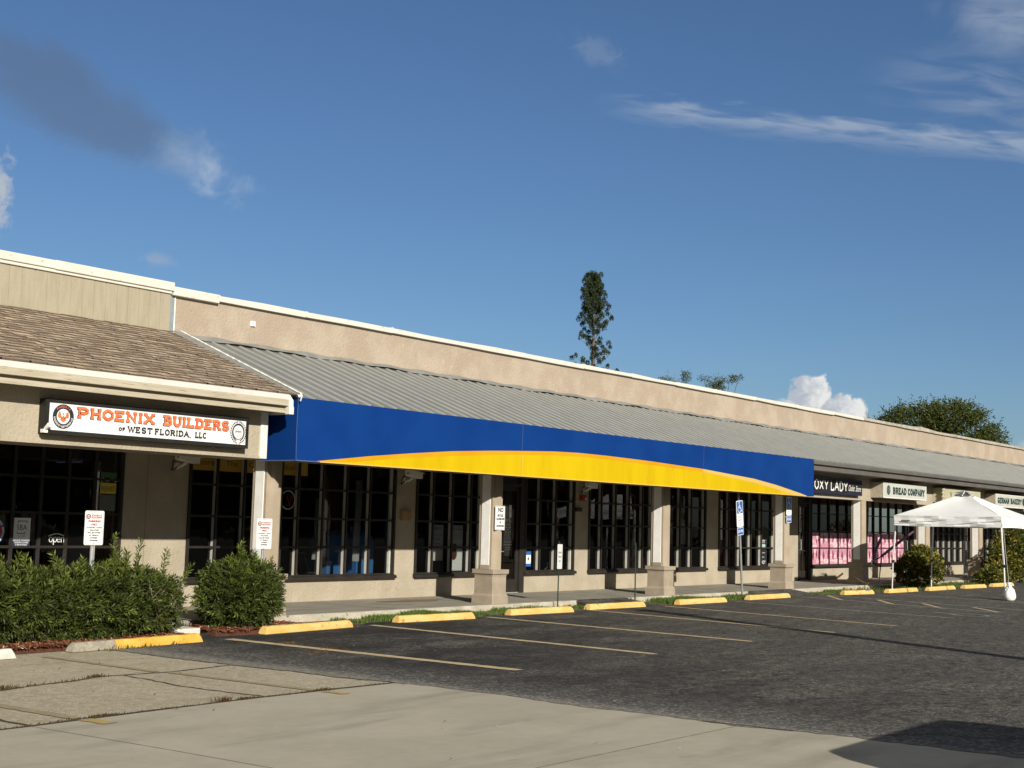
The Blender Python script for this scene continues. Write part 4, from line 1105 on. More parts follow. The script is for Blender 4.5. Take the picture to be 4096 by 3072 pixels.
g = MB(); g.box(9.97, 10.035, 15.115, 15.18, 2.555, 2.60); g.tube((10.015, 15.06, 2.65), (10.0, 15.125, 2.605), .034, .020, n=10); g.tube((10.0, 15.13, 2.60), (10.03, 15.115, 2.63), .012)
build('flood_light', g, CAMW, ps)
ps.location = (11.418, 14.8185, 2.524); ps.scale = (.978, .978, .978)

ox = cabinet('shop_sign', 'black shop sign with white capitals and script lettering beside the right end of the awning', 31.3, 35.64, 2.545, 2.965, 15.13, mat('dark_navy_cabinet', (.012, .016, .05), .5), SIGNBLK, .045)
g = MB(); serif_text(g, 'OXY', 32.60, 2.632, .86, .265, 15.127, .040, 0, 0, gap=.1); build('lettering', g, SIGNW, ox)
g = MB(); serif_text(g, 'LADY', 33.58, 2.625, 1.10, .265, 15.127, .040, 0, 0, gap=.1); build('lettering', g, SIGNW, ox)
g = MB(); text_mesh('Outlet', 34.74, 2.652, .40, .165, 15.128, g, 0, shear=.45); build('script_lettering', g, SIGNW, ox)
g = MB(); text_mesh('Store', 35.20, 2.652, .36, .155, 15.128, g, 0, shear=.45); build('script_lettering', g, SIGNW, ox)

br = cabinet('shop_sign', 'pale box sign with round dark emblem left of its green lettering', 36.58, 39.84, 2.53, 2.965, 14.90, STUCCO, SIGNG, .03, WHITE_TRIM)
for w_, x_, l_ in (('BREAD', 37.26, 1.0), ('COMPANY', 38.38, 1.30)):
    g = MB(); serif_text(g, w_, x_, 2.645, l_, .205, 14.896, .052, 0, .12, gap=.14); build('lettering', g, INKGREEN, br)
g = MB(); g.disc(36.94, 2.755, .135, 14.8955, 14.898, sx=.92); g.disc(36.94, 2.755, .105, 14.8945, 14.8952, sx=.9, mi=1); ribbon(g, [(36.90, 2.67), (36.90, 2.84), (36.97, 2.82), (36.93, 2.75), (37.0, 2.71), (36.9, 2.67)], .03, 14.894, 0); build('emblem', g, [INKGREEN, mat('emblem_grey_green', (.16, .20, .18), .6)], br)
th = cabinet('shop_sign', 'faded yellowish box sign with rope scroll end, half hidden behind the white tent peak', 41.37, 44.63, 2.53, 2.975, 14.90, CREAM, CREAM, .03)
g = MB(); serif_text(g, 'V', 41.85, 2.70, .16, .17, 14.896, .03, 0, .15); build('lettering', g, mat('olive_ink', (.16, .17, .06), .6), th)
g = MB(); serif_text(g, 'M', 42.75, 2.72, .2, .17, 14.896, .03, 0, .15); build('lettering', g, MATS['olive_ink'], th)
g = MB(); g.path([(41.28, 14.92, 2.55+.02*k+.0) for k in range(22)], [.045+.012*math.sin(k*1.1) for k in range(22)], 8); build('scroll_end', g, CREAM, th)
ge = cabinet('shop_sign', 'pale box sign with green lettering cut by the right edge of the photo', 46.17, 50.2, 2.51, 2.95, 14.90, STUCCO, SIGNG, .03, WHITE_TRIM)
for w_, x_, l_ in (('GERMAN', 46.36, 1.22), ('BAKERY', 47.72, 1.22)):
    g = MB(); serif_text(g, w_, x_, 2.635, l_, .20, 14.896, .052, 0, .12, gap=.14); build('lettering', g, INKGREEN, ge)
g = MB(); g.disc(49.15, 2.735, .13, 14.8955, 14.898); build('emblem', g, INKGREEN, ge)

# ------------------------------------------------------------------ wheel stops
def stop_mesh(mb, L, mi=0, x0=0.0, taper0=True, taper1=True, seed=0):
    rnd = random.Random(seed)
    N_ = 14
    rings = []
    for k in range(N_+1):
        t = k/N_; x = x0+L*t
        j = lambda a=.004: rnd.uniform(-a, a)
        rings.append([(x, 0, 0), (x, .004+j(), .055+j()), (x, .040+j(), .105+j()), (x, .118+j(), .105+j()), (x, .155+j(), .055+j()), (x, .158, 0)])
    def squeeze(rg, dx):
        return [(p[0]+dx*(p[2]/.105), p[1], p[2]) for p in rg]
    if taper0: rings[0] = squeeze(rings[0], .045); rings[1] = squeeze(rings[1], .012)
    if taper1: rings[-1] = squeeze(rings[-1], -.045); rings[-2] = squeeze(rings[-2], -.012)
    mb.loft(rings, mi)


def wheel_stop(xl, yl, xr, yr, label, seed):
    L = math.hypot(xr-xl, yr-yl); g = MB(); stop_mesh(g, L, seed=seed)
    o = build('wheel_stop', g, YPAINT, base=(0, 0, 0), bevel=.010)
    o.location = (xl, yl, .004); o.rotation_euler = (0, 0, math.atan2(yr-yl, xr-xl))
    tag(o, label, 'wheel stop', 'yellow concrete wheel stops along the row of parking bays'); return o


s1 = thing('wheel_stop', 'wheel stop with bare grey left end and deep yellow right part by the mulch bed', 'wheel stop', (9.45, 13.36, .0), 'yellow concrete wheel stops along the row of parking bays')
g = MB(); stop_mesh(g, .62, taper1=False, seed=31); build('bare_end', g, BARE, s1, local=True, bevel=.012)
g = MB(); stop_mesh(g, 1.38, x0=.622, taper0=False, seed=32); build('painted_body', g, YPAINT2, s1, local=True, bevel=.008)
s1.rotation_euler = (0, 0, R(4.5))
g = MB(); stop_mesh(g, 1.8, seed=41); o = build('wheel_stop', g, PALEC, base=(0, 0, 0), bevel=.01); o.location = (6.82, 13.12, .0); o.rotation_euler = (0, 0, R(2)); tag(o, 'plain pale grey concrete wheel stop at the left edge of the photo', 'wheel stop', 'yellow concrete wheel stops along the row of parking bays')
SL = [(12.78, 13.83, 14.66, 14.02, 'yellow wheel stop with chipped left face in front of the right clipped bush'),
      (15.85, 14.22, 17.60, 14.10, 'yellow wheel stop in front of the widest grass tuft, left of the first full column'),
      (18.73, 14.24, 20.48, 14.14, 'yellow wheel stop just right of the first full column, before the door'),
      (21.26, 14.33, 23.12, 14.26, 'stained yellow wheel stop at the foot of the bare dark post'),
      (24.35, 14.22, 26.28, 14.18, 'yellow wheel stop with rough bottom edge right of the second full column'),
      (27.52, 14.29, 29.51, 14.27, 'clean yellow wheel stop right of the leaning accessible parking post'),
      (32.16, 14.10, 33.50, 13.88, 'yellow wheel stop with a grey repair patch below the shaded column'),
      (34.39, 13.86, 36.29, 13.80, 'yellow wheel stop at the foot of the left tent leg'),
      (37.00, 13.75, 39.02, 13.74, 'yellow wheel stop in front of the round croton bush behind the tent'),
      (39.71, 13.72, 41.25, 13.60, 'cracked yellow wheel stop right of the round croton bush'),
      (42.09, 13.67, 43.9, 13.62, 'yellow wheel stop half hidden behind the white weight bags')]
for k, (a, b, c, e, lab) in enumerate(SL):
    o = wheel_stop(a, b, c, e, lab, 50+k)
    if k == 6:
        g = MB(); g.face([(.95, .022, .079), (1.18, .022, .079), (1.21, .039, .1012), (.99, .039, .1012)]); pt = build('repair_patch', g, FLASH, o, local=True); pt.location = (0, -.004, .004)

# ------------------------------------------------------------------ signs on posts
def rrect(x0, x1, z0, z1, r, n=4):
    pts = []
    for cx, cz, a in ((x1-r, z0+r, -90), (x1-r, z1-r, 0), (x0+r, z1-r, 90), (x0+r, z0+r, 180)):
        for k in range(n+1): q = R(a+90*k/n); pts.append((cx+r*math.cos(q), cz+r*math.sin(q)))
    return pts


def frame_line(mb, x0, x1, z0, z1, w, y, mi, r=.02):
    P = rrect(x0, x1, z0, z1, r); P.append(P[0]); ribbon(mb, P, w, y, mi)


def u_post(mb, x, y, z0, z1, w=.03):
    mb.box(x-w, x-w+.012, y-.018, y-.012, z0, z1); mb.box(x+w-.012, x+w, y-.018, y-.012, z0, z1)
    mb.box(x-w+.012, x-w+.016, y-.018, y+.012, z0, z1); mb.box(x+w-.016, x+w-.012, y-.018, y+.012, z0, z1); mb.box(x-w+.016, x+w-.016, y+.007, y+.012, z0, z1)


def parking_sign(x, y, z0, w, h, label):
    s = thing('parking_sign', label, 'sign', (x, y, 0), 'tow-away parking signs by the bushes')
    g = MB(); u_post(g, x, y, 0.0, z0+h*.97); build('post', g, GALV, s)
    yp = y-.024
    g = MB(); g.plate(rrect(x-w/2, x+w/2, z0, z0+h, .02), yp, yp+.004); build('panel', g, SIGNW, s)
    X = lambda f: x-w/2+w*f
    Zf = lambda f: z0+h*f
    g = MB(); frame_line(g, X(.05), X(.95), Zf(.03), Zf(.97), .003, yp-.0012, 0)
    serif_text(g, 'PHOENIX', X(.34), Zf(.845), w*.54, h*.046, yp-.0012, .0055, 0, .2); serif_text(g, 'BUILDERS', X(.34), Zf(.785), w*.54, h*.046, yp-.0012, .0055, 0, .2)
    g.box(X(.36), X(.88), yp-.0022, yp-.0012, Zf(.762), Zf(.767), 1)
    text_mesh('PARKING', X(.18), Zf(.665), w*.64, h*.060, yp-.0015, g, 0, offset=.06); text_mesh('ONLY', X(.33), Zf(.57), w*.34, h*.060, yp-.0015, g, 0, offset=.06)
    for k, (t_, f0, wf) in enumerate((('24 HOURS / 7 DAYS', .10, .80), ('VIOLATORS', .25, .50), ('WILL BE TOWED', .15, .70), ('AT VEHICLE', .25, .50), ("OWNER'S", .30, .40), ('EXPENSE', .29, .42))):
        text_mesh(t_, X(f0), Zf(.487-.075*k), w*wf, h*.044, yp-.0015, g, 1, offset=.05)
    build('lettering', g, [REDINK, INK], s)
    g = MB(); emblem(g, X(.18), Zf(.83), w*.115, yp-.0012); build('emblem', g, [INKBROWN, REDINK, SIGNW], s)
    g = MB()
    for f in (.955, .055): g.disc(x, Zf(f), .006, yp-.004, yp-.0005, n=8)
    build('bolts', g, GALV, s)
    return s


parking_sign(10.33, 14.36, 1.178, .276, .42, 'white tow-away parking sign on steel post standing in the long left hedge')
parking_sign(13.33, 14.58, 1.125, .285, .425, 'white tow-away parking sign behind the right bush before the white column panel')

# small reserved sign, turned, on a thin green post
s = thing('reserved_sign', 'small white sign turned half edge on, on a thin dark green post', 'sign', (21.05, 14.92, 0))
g = MB(); g.tube((0, 0, .03), (0, 0, 1.26), .012, n=6); build('post', g, GREENP, s, local=True)
g = MB(); g.plate(rrect(-.15, .15, .74, 1.20, .02), -.02, -.016); build('panel', g, SIGNW, s, local=True)
g = MB(); text_mesh('RESERVED', -.11, 1.03, .22, .03, -.0215, g, 0); text_mesh('PARKING', -.10, .95, .20, .03, -.0215, g, 0); text_mesh('ONLY', -.07, .87, .14, .03, -.0215, g, 0); build('lettering', g, INKGREEN, s, local=True)
s.rotation_euler = (0, R(1.0), R(18))
s = thing('bare_post', 'thin dark sign post with no sign left on it', 'post', (23.72, 14.9, 0))
g = MB(); g.tube((0, 0, .0), (0, 0, 1.24), .013, n=6); g.box(-.016, .016, -.006, .006, .0, 1.0); build('post', g, GREENP, s, local=True); s.rotation_euler = (0, R(-.4), 0)


def wheelchair(mb, cx, cz, s_, y, mi):
    """the seated figure over a wheel"""
    mb.disc(cx-.05*s_, cz+.40*s_, .075*s_, y-.0008, y, n=14, mi=mi)
    ribbon(mb, [(cx-.04*s_, cz+.30*s_), (cx-.02*s_, cz-.02*s_), (cx+.20*s_, cz-.02*s_), (cx+.30*s_, cz-.30*s_), (cx+.40*s_, cz-.26*s_)], .075*s_, y-.0003, mi)
    ribbon(mb, [(cx-.03*s_, cz+.14*s_), (cx+.17*s_, cz+.14*s_)], .06*s_, y-.0003, mi)
    P = [(cx-.02*s_+.27*s_*math.cos(R(a)), cz-.14*s_+.27*s_*math.sin(R(a))) for a in range(115, 345, 15)]
    ribbon(mb, P, .06*s_, y-.0003, mi)


def accessible_sign(label, post, x, y, zb, w=.31, h=.60, lean=0.0):
    s = thing('accessible_parking_sign', label, 'sign', (x, y, 0), 'blue and white accessible parking signs')
    if post:
        g = MB(); u_post(g, 0, 0, .0, zb+h+.1, .028); build('post', g, GALV, s, local=True)
    yp = -.024
    g = MB(); g.plate(rrect(-w/2, w/2, zb, zb+h, .03), yp, yp+.004); build('panel', g, SIGNW, s, local=True)
    g = MB(); zt_ = zb+h
    g.plate(rrect(-w/2+.018, w/2-.018, zt_-.29, zt_-.018, .012), yp-.0012, yp-.0002); build('blue_field', g, SBLUE, s, local=True)
    g = MB(); wheelchair(g, -.01, zt_-.158, .27, yp-.0016, 0); build('wheelchair_symbol', g, SIGNW, s, local=True)
    g = MB()
    for k, (t_, ww) in enumerate((('PARKING BY', .17), ('DISABLED PERMIT', .17), ('ONLY', .08))): text_mesh(t_, -ww/2, zb+.215-.07*k, ww, .026, yp-.0014, g, 0)
    g.face([(-.018, yp-.0014, zb+.055), (.0, yp-.0014, zb+.025), (.018, yp-.0014, zb+.055)], 0); build('lettering', g, INK, s, local=True)
    g = MB(); g.plate(rrect(-w/2+.01, w/2-.01, zb-.185, zb-.012, .025), yp, yp+.004); fp = build('fine_plate', g, SIGNW, s, local=True)
    g = MB(); g.plate(rrect(-w/2+.022, w/2-.022, zb-.173, zb-.024, .018), yp-.0012, yp-.0002); build('blue_field', g, SBLUE, fp, local=True)
    g = MB(); text_mesh('$250 FINE', -w/2+.035, zb-.135, w-.07, .075, yp-.0018, g, 0, offset=.02); build('lettering', g, SIGNW, fp, local=True)
    s.rotation_euler = (0, R(lean), 0); return s


accessible_sign('leaning accessible parking sign on a galvanised post beside the curb', True, 28.22, 14.86, 1.62, .31, .60, -5.5)
accessible_sign('accessible parking sign fixed to the front of a column, half in shade', False, 31.34, 15.245, 1.935, .29, .45, 0)

s = thing('column_sign', 'white NO BICYCLES sign with black letters on the first full column', 'sign', (19.6, 15.21, 1.44))
yp = 15.222
g = MB(); g.plate(rrect(19.47, 19.76, 1.44, 1.875, .012), yp, yp+.004); build('panel', g, SIGNW, s)
g = MB(); text_mesh('NO', 19.555, 1.762, .155, .085, yp-.0015, g, 0, offset=.04)
for k, (t_, w_) in enumerate((('BICYCLES,', .17), ('ROLLERBLADES', .23), ('OR', .05), ('SKATEBOARDS', .22))): text_mesh(t_, 19.615-w_/2+.01, 1.685-.063*k, w_, .040, yp-.0015, g, 0, offset=.05)
frame_line(g, 19.48, 19.75, 1.45, 1.865, .004, yp-.0012, 0, .01); build('lettering', g, INK, s)

# ------------------------------------------------------------------ wall fittings
def cctv(x, z, label, a):
    s = thing('security_camera', label, 'security camera', (x, YW, z), 'white bullet cameras under the canopy'); s.scale = (1.22, 1.22, 1.22)
    g = MB(); g.path([(0, 0, -.10), (0, -.09, -.10), (.02, -.16, -.06), (.03, -.17, -.02)], .02, 8); g.disc(0, -.10, .045, -.012, 0, n=12); build('bracket', g, CAMW, s, local=True)
    g = MB(); hw = .062
    c_, s_ = math.cos(a), math.sin(a)
    def P(u, v, w_): return (.03+u*c_-v*s_, -.18+u*s_+v*c_, w_-u*.10)
    rg = []
    for u, k in ((-.20, .92), (-.19, 1), (.17, 1), (.18, .97)):
        rg.append([P(u, -hw*k, -.045*k), P(u, hw*k, -.045*k), P(u, hw*k, .035*k), P(u, hw*.6*k, .052*k), P(u, -hw*.6*k, .052*k), P(u, -hw*k, .035*k)])
    g.loft(rg); h_ = build('housing', g, CAMW, s, local=True)
    g = MB(); g.loft([[P(-.215, -hw*1.12, .044), P(-.215, hw*1.12, .044), P(-.215, hw*.7, .064), P(-.215, -hw*.7, .064)], [P(.25, -hw*1.12, .044), P(.25, hw*1.12, .044), P(.25, hw*.7, .064), P(.25, -hw*.7, .064)]]); build('sun_shield', g, CAMW, s, local=True)
    g = MB(); g.loft([[P(.181, .036*math.cos(q), -.002+.036*math.sin(q)) for q in [2*math.pi*k/12 for k in range(12)]], [P(.188, .036*math.cos(q), -.002+.036*math.sin(q)) for q in [2*math.pi*k/12 for k in range(12)]]]); build('lens', g, DARKB, s, local=True)
    g = MB(); g.path([P(-.2, 0, 0), (-.16, -.12, -.05), (-.12, -.05, -.16), (-.05, -.02, -.14), (0, -.03, -.1)], .009, 6); build('cable', g, DARKB, s, local=True)
    return s


cctv(14.02, 2.46, 'white bullet camera on the pier right of the left unit window', R(15)); cctv(19.42, 2.44, 'white bullet camera on the pier above the tan wall box', R(15)); cctv(25.42, 2.46, 'white bullet camera on the pier above the red alarm', R(15))


def wallbox(nm, label, cat, x0, x1, z0, z1, dpt, m):
    s = thing(nm, label, cat, ((x0+x1)/2, YW, z0))
    g = MB(); g.box(x0, x1, YW-dpt, YW-.001, z0, z1); build('case', g, m, s, bevel=.008)
    g = MB(); g.box(x0+.02, x1-.02, YW-dpt-.006, YW-dpt-.0005, z0+.02, z1-.02); build('cover', g, m, s, bevel=.003); return s


wallbox('wall_box', 'rusty tan metal box on the pier under the camera', 'box', 19.33, 19.58, 1.57, 1.76, .07, RUST)
ab = wallbox('fire_alarm', 'red fire alarm strobe box on the pier', 'alarm', 25.30, 25.50, 2.10, 2.23, .06, REDB)
g = MB(); g.box(25.43, 25.47, YW-.078, YW-.067, 2.12, 2.17); build('strobe_lens', g, PAPER, ab)
wallbox('alarm_box', 'dark box on the pier below the red fire alarm', 'box', 25.12, 25.34, 1.86, 1.95, .06, DARKB)

# ------------------------------------------------------------------ things in the windows
YG = YW+.070     # just outside the glass
YS0 = YW+.019    # the same on the shallow windows
YI = YW+.088     # just inside it
def paper(nm, label, cat, x0, x1, z0, z1, y, m, lines=(), extra=None):
    s = thing(nm, label, cat, ((x0+x1)/2, y, z0))
    g = MB(); g.box(x0, x1, y-.002, y, z0, z1); build('sheet', g, m, s)
    if lines:
        g = MB()
        for t_, a, b, w_, h_ in lines: text_mesh(t_, x0+a*(x1-x0), z0+b*(z1-z0), w_*(x1-x0), h_, y-.0032, g, 0)
        build('lettering', g, extra or INK, s)
    return s


p = paper('window_poster', 'white poster with bracketed black letters and navy lower band in the left unit window', 'poster', 11.20, 11.47, 1.06, 1.47, YS0-.003, PAPER, (('SBA', .20, .58, .6, .075), ('U.S. Small Business', .28, .385, .44, .010), ('Administration', .30, .345, .4, .010)))
g = MB(); g.box(11.20, 11.47, YS0-.0065, YS0-.0052, 1.06, 1.175); build('navy_band', g, SBLUE if False else mat('navy_ink', (.012, .03, .08), .6), p)
g = MB()
for k, t_ in enumerate(('SERVICE-DISABLED', 'VETERAN-OWNED', 'CERTIFIED')): text_mesh(t_, 11.20+.02*k, 1.142-.033*k, .27-.04*k, .024, YS0-.0075, g, 0)
build('band_lettering', g, PAPER, p)
g = MB()
for A in ([(11.27, 1.395), (11.27, 1.425), (11.41, 1.425), (11.41, 1.395)], [(11.26, 1.275), (11.26, 1.25), (11.385, 1.25), (11.385, 1.275)]): ribbon(g, A, .009, YS0-.0062, 0)
build('bracket_mark', g, INK, p)
p = thing('window_decal', 'round blue ring decal with red and white middle at the left edge of the photo', 'decal', (10.88, YS0, 1.08))
g = MB(); g.disc(10.86, 1.275, .205, YS0-.003, YS0-.001, n=40); build('ring', g, mat('decal_blue', (.03, .14, .34), .5), p)
g = MB(); g.disc(10.86, 1.275, .135, YS0-.0045, YS0-.0035, n=40); build('disc', g, PAPER, p)
g = MB(); emblem(g, 10.86, 1.275, .16, YS0-.006, 1, 1, 2); build('badge', g, [REDINK, REDINK, PAPER], p)
g = MB(); arc_text(g, 'PHOENIX DISASTER RECOVERY SYSTEMS', 10.86, 1.275, .17, 200, -150, .045, YS0-.0062, 0); build('lettering', g, PAPER, p)
p = thing('open_sign', 'unlit white open sign hung low in the left unit window', 'sign', (11.88, YS0, 1.12))
g = MB()
def tubes(mb, pts, r_=.0055): mb.path([(11.785+(x-11.75)*.76, YS0-.012, z) for x, z in pts], r_, 6)
def loop(cx, cz, rx, rz, a0=0, a1=360, n=14): return [(cx+rx*math.cos(R(a0+(a1-a0)*k/n)), cz+rz*math.sin(R(a0+(a1-a0)*k/n))) for k in range(n+1)]
tubes(g, loop(11.785, 1.165, .036, .036)); tubes(g, [(11.845, 1.09), (11.845, 1.20)]); tubes(g, loop(11.878, 1.165, .033, .036)); tubes(g, [(11.925, 1.168), (11.99, 1.168)]); tubes(g, loop(11.957, 1.165, .033, .036, 0, 310)); tubes(g, [(12.015, 1.125), (12.015, 1.20)]); tubes(g, loop(12.045, 1.165, .03, .034, 180, 0)); tubes(g, [(12.075, 1.165), (12.075, 1.125)])
tubes(g, [(11.73+.36*k/10, 1.215+.035*math.sin(math.pi*k/10)) for k in range(11)], .007)
build('tubing', g, PAPER, p)
# hanging notices at the right end of the left unit window
p = thing('window_notice', 'yellow and green hanging notices behind the left unit window', 'notice', (12.8, YS0, 1.6))
g = MB(); g.box(12.62, 12.90, YS0-.004, YS0-.001, 1.86, 2.02); build('yellow_sheet', g, mat('notice_yellow', (.62, .50, .05), .7), p)
g = MB(); text_mesh('PERMIT', 12.64, 1.89, .24, .08, YS0-.0055, g, 0); build('lettering', g, INK, p)
g = MB(); g.box(12.62, 12.90, YS0-.004, YS0-.001, 2.10, 2.18); build('green_sheet', g, mat('notice_green', (.05, .16, .05), .7), p)
g = MB(); g.box(12.62, 12.90, YS0-.004, YS0-.001, 1.60, 1.84); build('clear_sheet', g, mat('notice_grey', (.10, .11, .10), .4), p)
g = MB(); g.path([(12.62+.28*k/8, YS0-.0055, 2.07+.012*math.sin(k*1.4)) for k in range(9)], .016, 6); build('rolled_edge', g, PAPER, p)
# yellow banner high in the windows
for x0, x1, words, lab in ((14.40, 16.05, (('Store', .02, .25), ('The', .42, .15), ('One', .72, .22)), 'yellow banner with dark words across the top of the window left of the awning'), (16.32, 16.95, (('Store', .05, .6),), 'short yellow banner inside the window beside the blue awning corner')):
    p = paper('window_banner', lab, 'banner', x0, x1, 2.30, 2.55, YG-.002, mat('banner_yellow', (.40, .255, .025), .7))
    g = MB()
    for t_, f, w_ in words: text_mesh(t_, x0+f*(x1-x0), 2.39, w_*(x1-x0), .09, YG-.0055, g, 0)
    build('lettering', g, INK, p)
p = thing('neon_sign', 'round neon open sign with red tube beside the fluted corner column', 'sign', (16.50, YG, 1.7))
g = MB(); g.path([(16.50+.16*math.cos(R(a)), YG-.012, 1.87+.16*math.sin(R(a))) for a in range(0, 361, 20)], .006, 6); build('ring_tube', g, PAPER, p)
g = MB(); g.path([(16.44, YG-.012, 1.76), (16.48, YG-.012, 1.94), (16.54, YG-.012, 1.77), (16.58, YG-.012, 1.95)], .007, 6); build('letter_tube', g, NEON, p)
# pale strips imitating glass reflections; chairs and boxes inside
random.seed(14)
for x, y, w_, z0, z1, lab in ((17.26, 17.57, .09, .84, 1.92, 'narrow pale strip imitating a reflection in the window left of the blue boxes'), (18.28, 17.57, .17, .80, 2.28, 'wider pale strip imitating a glass reflection beside the blue boxes')):
    g = MB(); n_ = 10
    rows = []
    for z in (z0, (z0*2+z1)/3, (z0+2*z1)/3, z1):
        k0 = random.uniform(-.03, .03); rows.append([(x+k0+w_*j/n_, y+.02*math.sin(j*1.9), z) for j in range(n_+1)])
    g.loft(rows, 0, caps=False, closed=False); tag(build('reflection_strip', g, REFLSTRIP, base=(x, y, z0)), lab, 'reflection_strip', 'pale strips imitating reflections in the window')
def mailbox(x, y, lab):
    s = thing('collection_box', lab, 'mail box', (x, y, .12), 'blue mail boxes inside the shop')
    g = MB(); pr = [(0, .12), (0, 1.12), (.04, 1.26), (.16, 1.34), (.34, 1.34), (.46, 1.26), (.5, 1.12), (.5, .12)]
    g.loft([[(x, y+a, z) for a, z in pr], [(x+.46, y+a, z) for a, z in pr]]); build('body', g, MAILB, s, bevel=.01)
    g = MB(); g.box(x+.17, x+.31, y-.012, y-.001, .95, 1.00); lb = build('plate', g, PAPER, s)
    g = MB(); text_mesh('Mail', x+.185, .96, .11, .032, y-.014, g, 0); build('lettering', g, INK, lb); return s
mailbox(18.62, 17.80, 'blue collection box with Mail plate nearest the pier behind the window'); mailbox(18.10, 18.05, 'blue collection box with Mail plate left of the other blue box')
def folding_chair(x, y, rz, lab):
    s = thing('folding_chair', lab, 'chair', (x, y, .12), 'folding chairs inside the shop')
    g = MB()
    for sx in (-.2, .2): g.path([(sx, .18, 0), (sx, -.16, .80)], .013, 6); g.path([(sx*.92, -.22, 0), (sx*.92, .18, .46)], .012, 6)
    g.path([(-.2, -.16, .80), (.2, -.16, .80)], .013, 6); build('frame', g, GALV, s, local=True)
    g = MB(); g.box(-.19, .19, -.18, .2, .44, .46); build('seat', g, ROOM, s, local=True)
    g = MB(); g.box(-.19, .19, -.15, -.135, .56, .78); build('backrest', g, ROOM, s, local=True); s.rotation_euler = (0, 0, rz)
folding_chair(16.95, 18.35, R(170), 'folding chair with pale metal frame nearer the corner column'); folding_chair(17.85, 18.4, R(190), 'folding chair with pale metal frame in front of the blue boxes')
# posters in the window left of the first full column
paper('window_poster', 'tall grey price list poster taped inside the window left of the first full column', 'poster', 20.42, 20.72, .80, 1.50, YI, PAPER, (('SERVICES', .1, .86, .8, .05), ('Copies  Fax', .1, .70, .8, .03), ('Packing', .1, .58, .6, .03), ('Shipping', .1, .46, .6, .03)))
p = paper('window_poster', 'large white poster with a dark haired figure picture in the window left of the door', 'poster', 20.93, 21.33, .60, 1.50, YI, PAPER, (('Just a minute', .1, .88, .8, .035),))
g = MB(); g.disc(21.08, 1.06, .075, YI-.0045, YI-.003); g.disc(21.06, .93, .12, YI-.0045, YI-.0035, sx=.8); build('picture', g, INKBROWN, p)
p = paper('window_poster', 'small black placard with a yellow mark at the right of the window by the door', 'poster', 21.40, 21.58, 1.38, 1.60, YG-.002, INK, (('Western', .2, .40, .6, .025), ('Union', .2, .24, .5, .025)), mat('placard_yellow', (.6, .45, .03), .6))
paper('door_notice', 'white notice taped to the shop door glass', 'notice', 22.77, 22.86, 1.68, 1.94, YW+.038, PAPER, (('NOTICE', .15, .86, .7, .024), ('please wear shoes', .15, .62, .7, .015), ('and shirts', .15, .48, .6, .015)))
p = thing('door_lettering', 'white ENTER and opening hours lettering on the shop door glass', 'lettering', (22.6, YW+.03, 1.2))
g = MB()
for t_, x0, z_, w_, h_ in (('ENTER', 22.65, 1.585, .21, .07), ('Mon - Fri', 22.67, 1.52, .17, .022), ('9:00 - 5:30', 22.65, 1.465, .2, .022), ('Sat', 22.73, 1.425, .06, .02), ('9:00 - 2:00', 22.65, 1.375, .2, .022), ('CONVENIENT', 22.63, 1.16, .26, .024), ('MAIL CENTER', 22.63, 1.105, .26, .024), ('shipping', 22.67, 1.05, .18, .018), ('and more', 22.66, 1.01, .2, .018), ('here', 22.53, .97, .1, .018)): text_mesh(t_, x0, z_, w_, h_, YW+.040, g, 0)
build('characters', g, PAPER, p)
p = paper('window_decal', 'small blue and white decal low in the window right of the door', 'decal', 23.42, 23.62, .66, .98, YG-.002, SBLUE)
g = MB(); g.box(23.43, 23.61, YG-.0062, YG-.0045, .72, .90); build('white_field', g, PAPER, p)
g = MB(); g.disc(23.52, .82, .035, YG-.0078, YG-.0065, sx=.7); build('mark', g, INK, p)
# yellow striped posters seen in the window right of the second full column
for xx, lab in ((29.2, 'black and yellow poster left of its twin right of the second full column'), (29.85, 'black and yellow poster right of its twin right of the second full column')):
    p = paper('window_poster', lab, 'poster', xx, xx+.36, 1.15, 1.75, YI+.02, SIGNG)
    g = MB(); g.box(xx, xx+.36, YI+.014, YI+.017, 1.55, 1.75); build('black_band', g, INK, p)
    g = MB(); g.box(xx+.03, xx+.33, YI+.010, YI+.013, 1.60, 1.65); build('yellow_band', g, mat('placard_yellow', (.6, .45, .03), .6), p)
# clothing store window: garments and a chalk style poster
for x, c_, z0, z1, w_, lab in ((33.02, 'red', .5, 1.35, .42, 'long dark red garment hanging in the boutique window'), (32.45, 'plum', .75, 1.45, .40, 'plum coloured garment hanging in the boutique window')):
    g = MB(); m_ = mat('garment_'+c_, (.25, .03, .015) if c_ == 'red' else (.16, .07, .08), .8)
    rg = []
    for z, k in ((z0, 1), (z0+.2, .95), (z1-.25, .7), (z1-.05, .6), (z1, .25)):
        rg.append([(x+w_/2*k*math.cos(q)*(1+.08*math.sin(5*q)), 17.95+.13*k*math.sin(q), z) for q in [2*math.pi*j/18 for j in range(18)]])
    g.loft(rg); tag(build('garment', g, m_, base=(x, 17.95, z0), smooth=True), lab, 'garment')
p = paper('window_poster', 'black sale poster with white letters and teal picture at the right of the boutique window', 'poster', 34.22, 34.60, .58, 1.30, YG-.002, INK, (('CITY', .08, .84, .62, .09), ('fashion', .1, .46, .6, .03), ('styles', .1, .30, .5, .03), ('LADY', .08, .06, .7, .09)), PAPER)
g = MB(); g.box(34.23, 34.50, YG-.0062, YG-.0045, 1.02, 1.16); build('picture', g, mat('teal_picture', (.22, .45, .40), .6, (.45, .62, .55), 12), p)
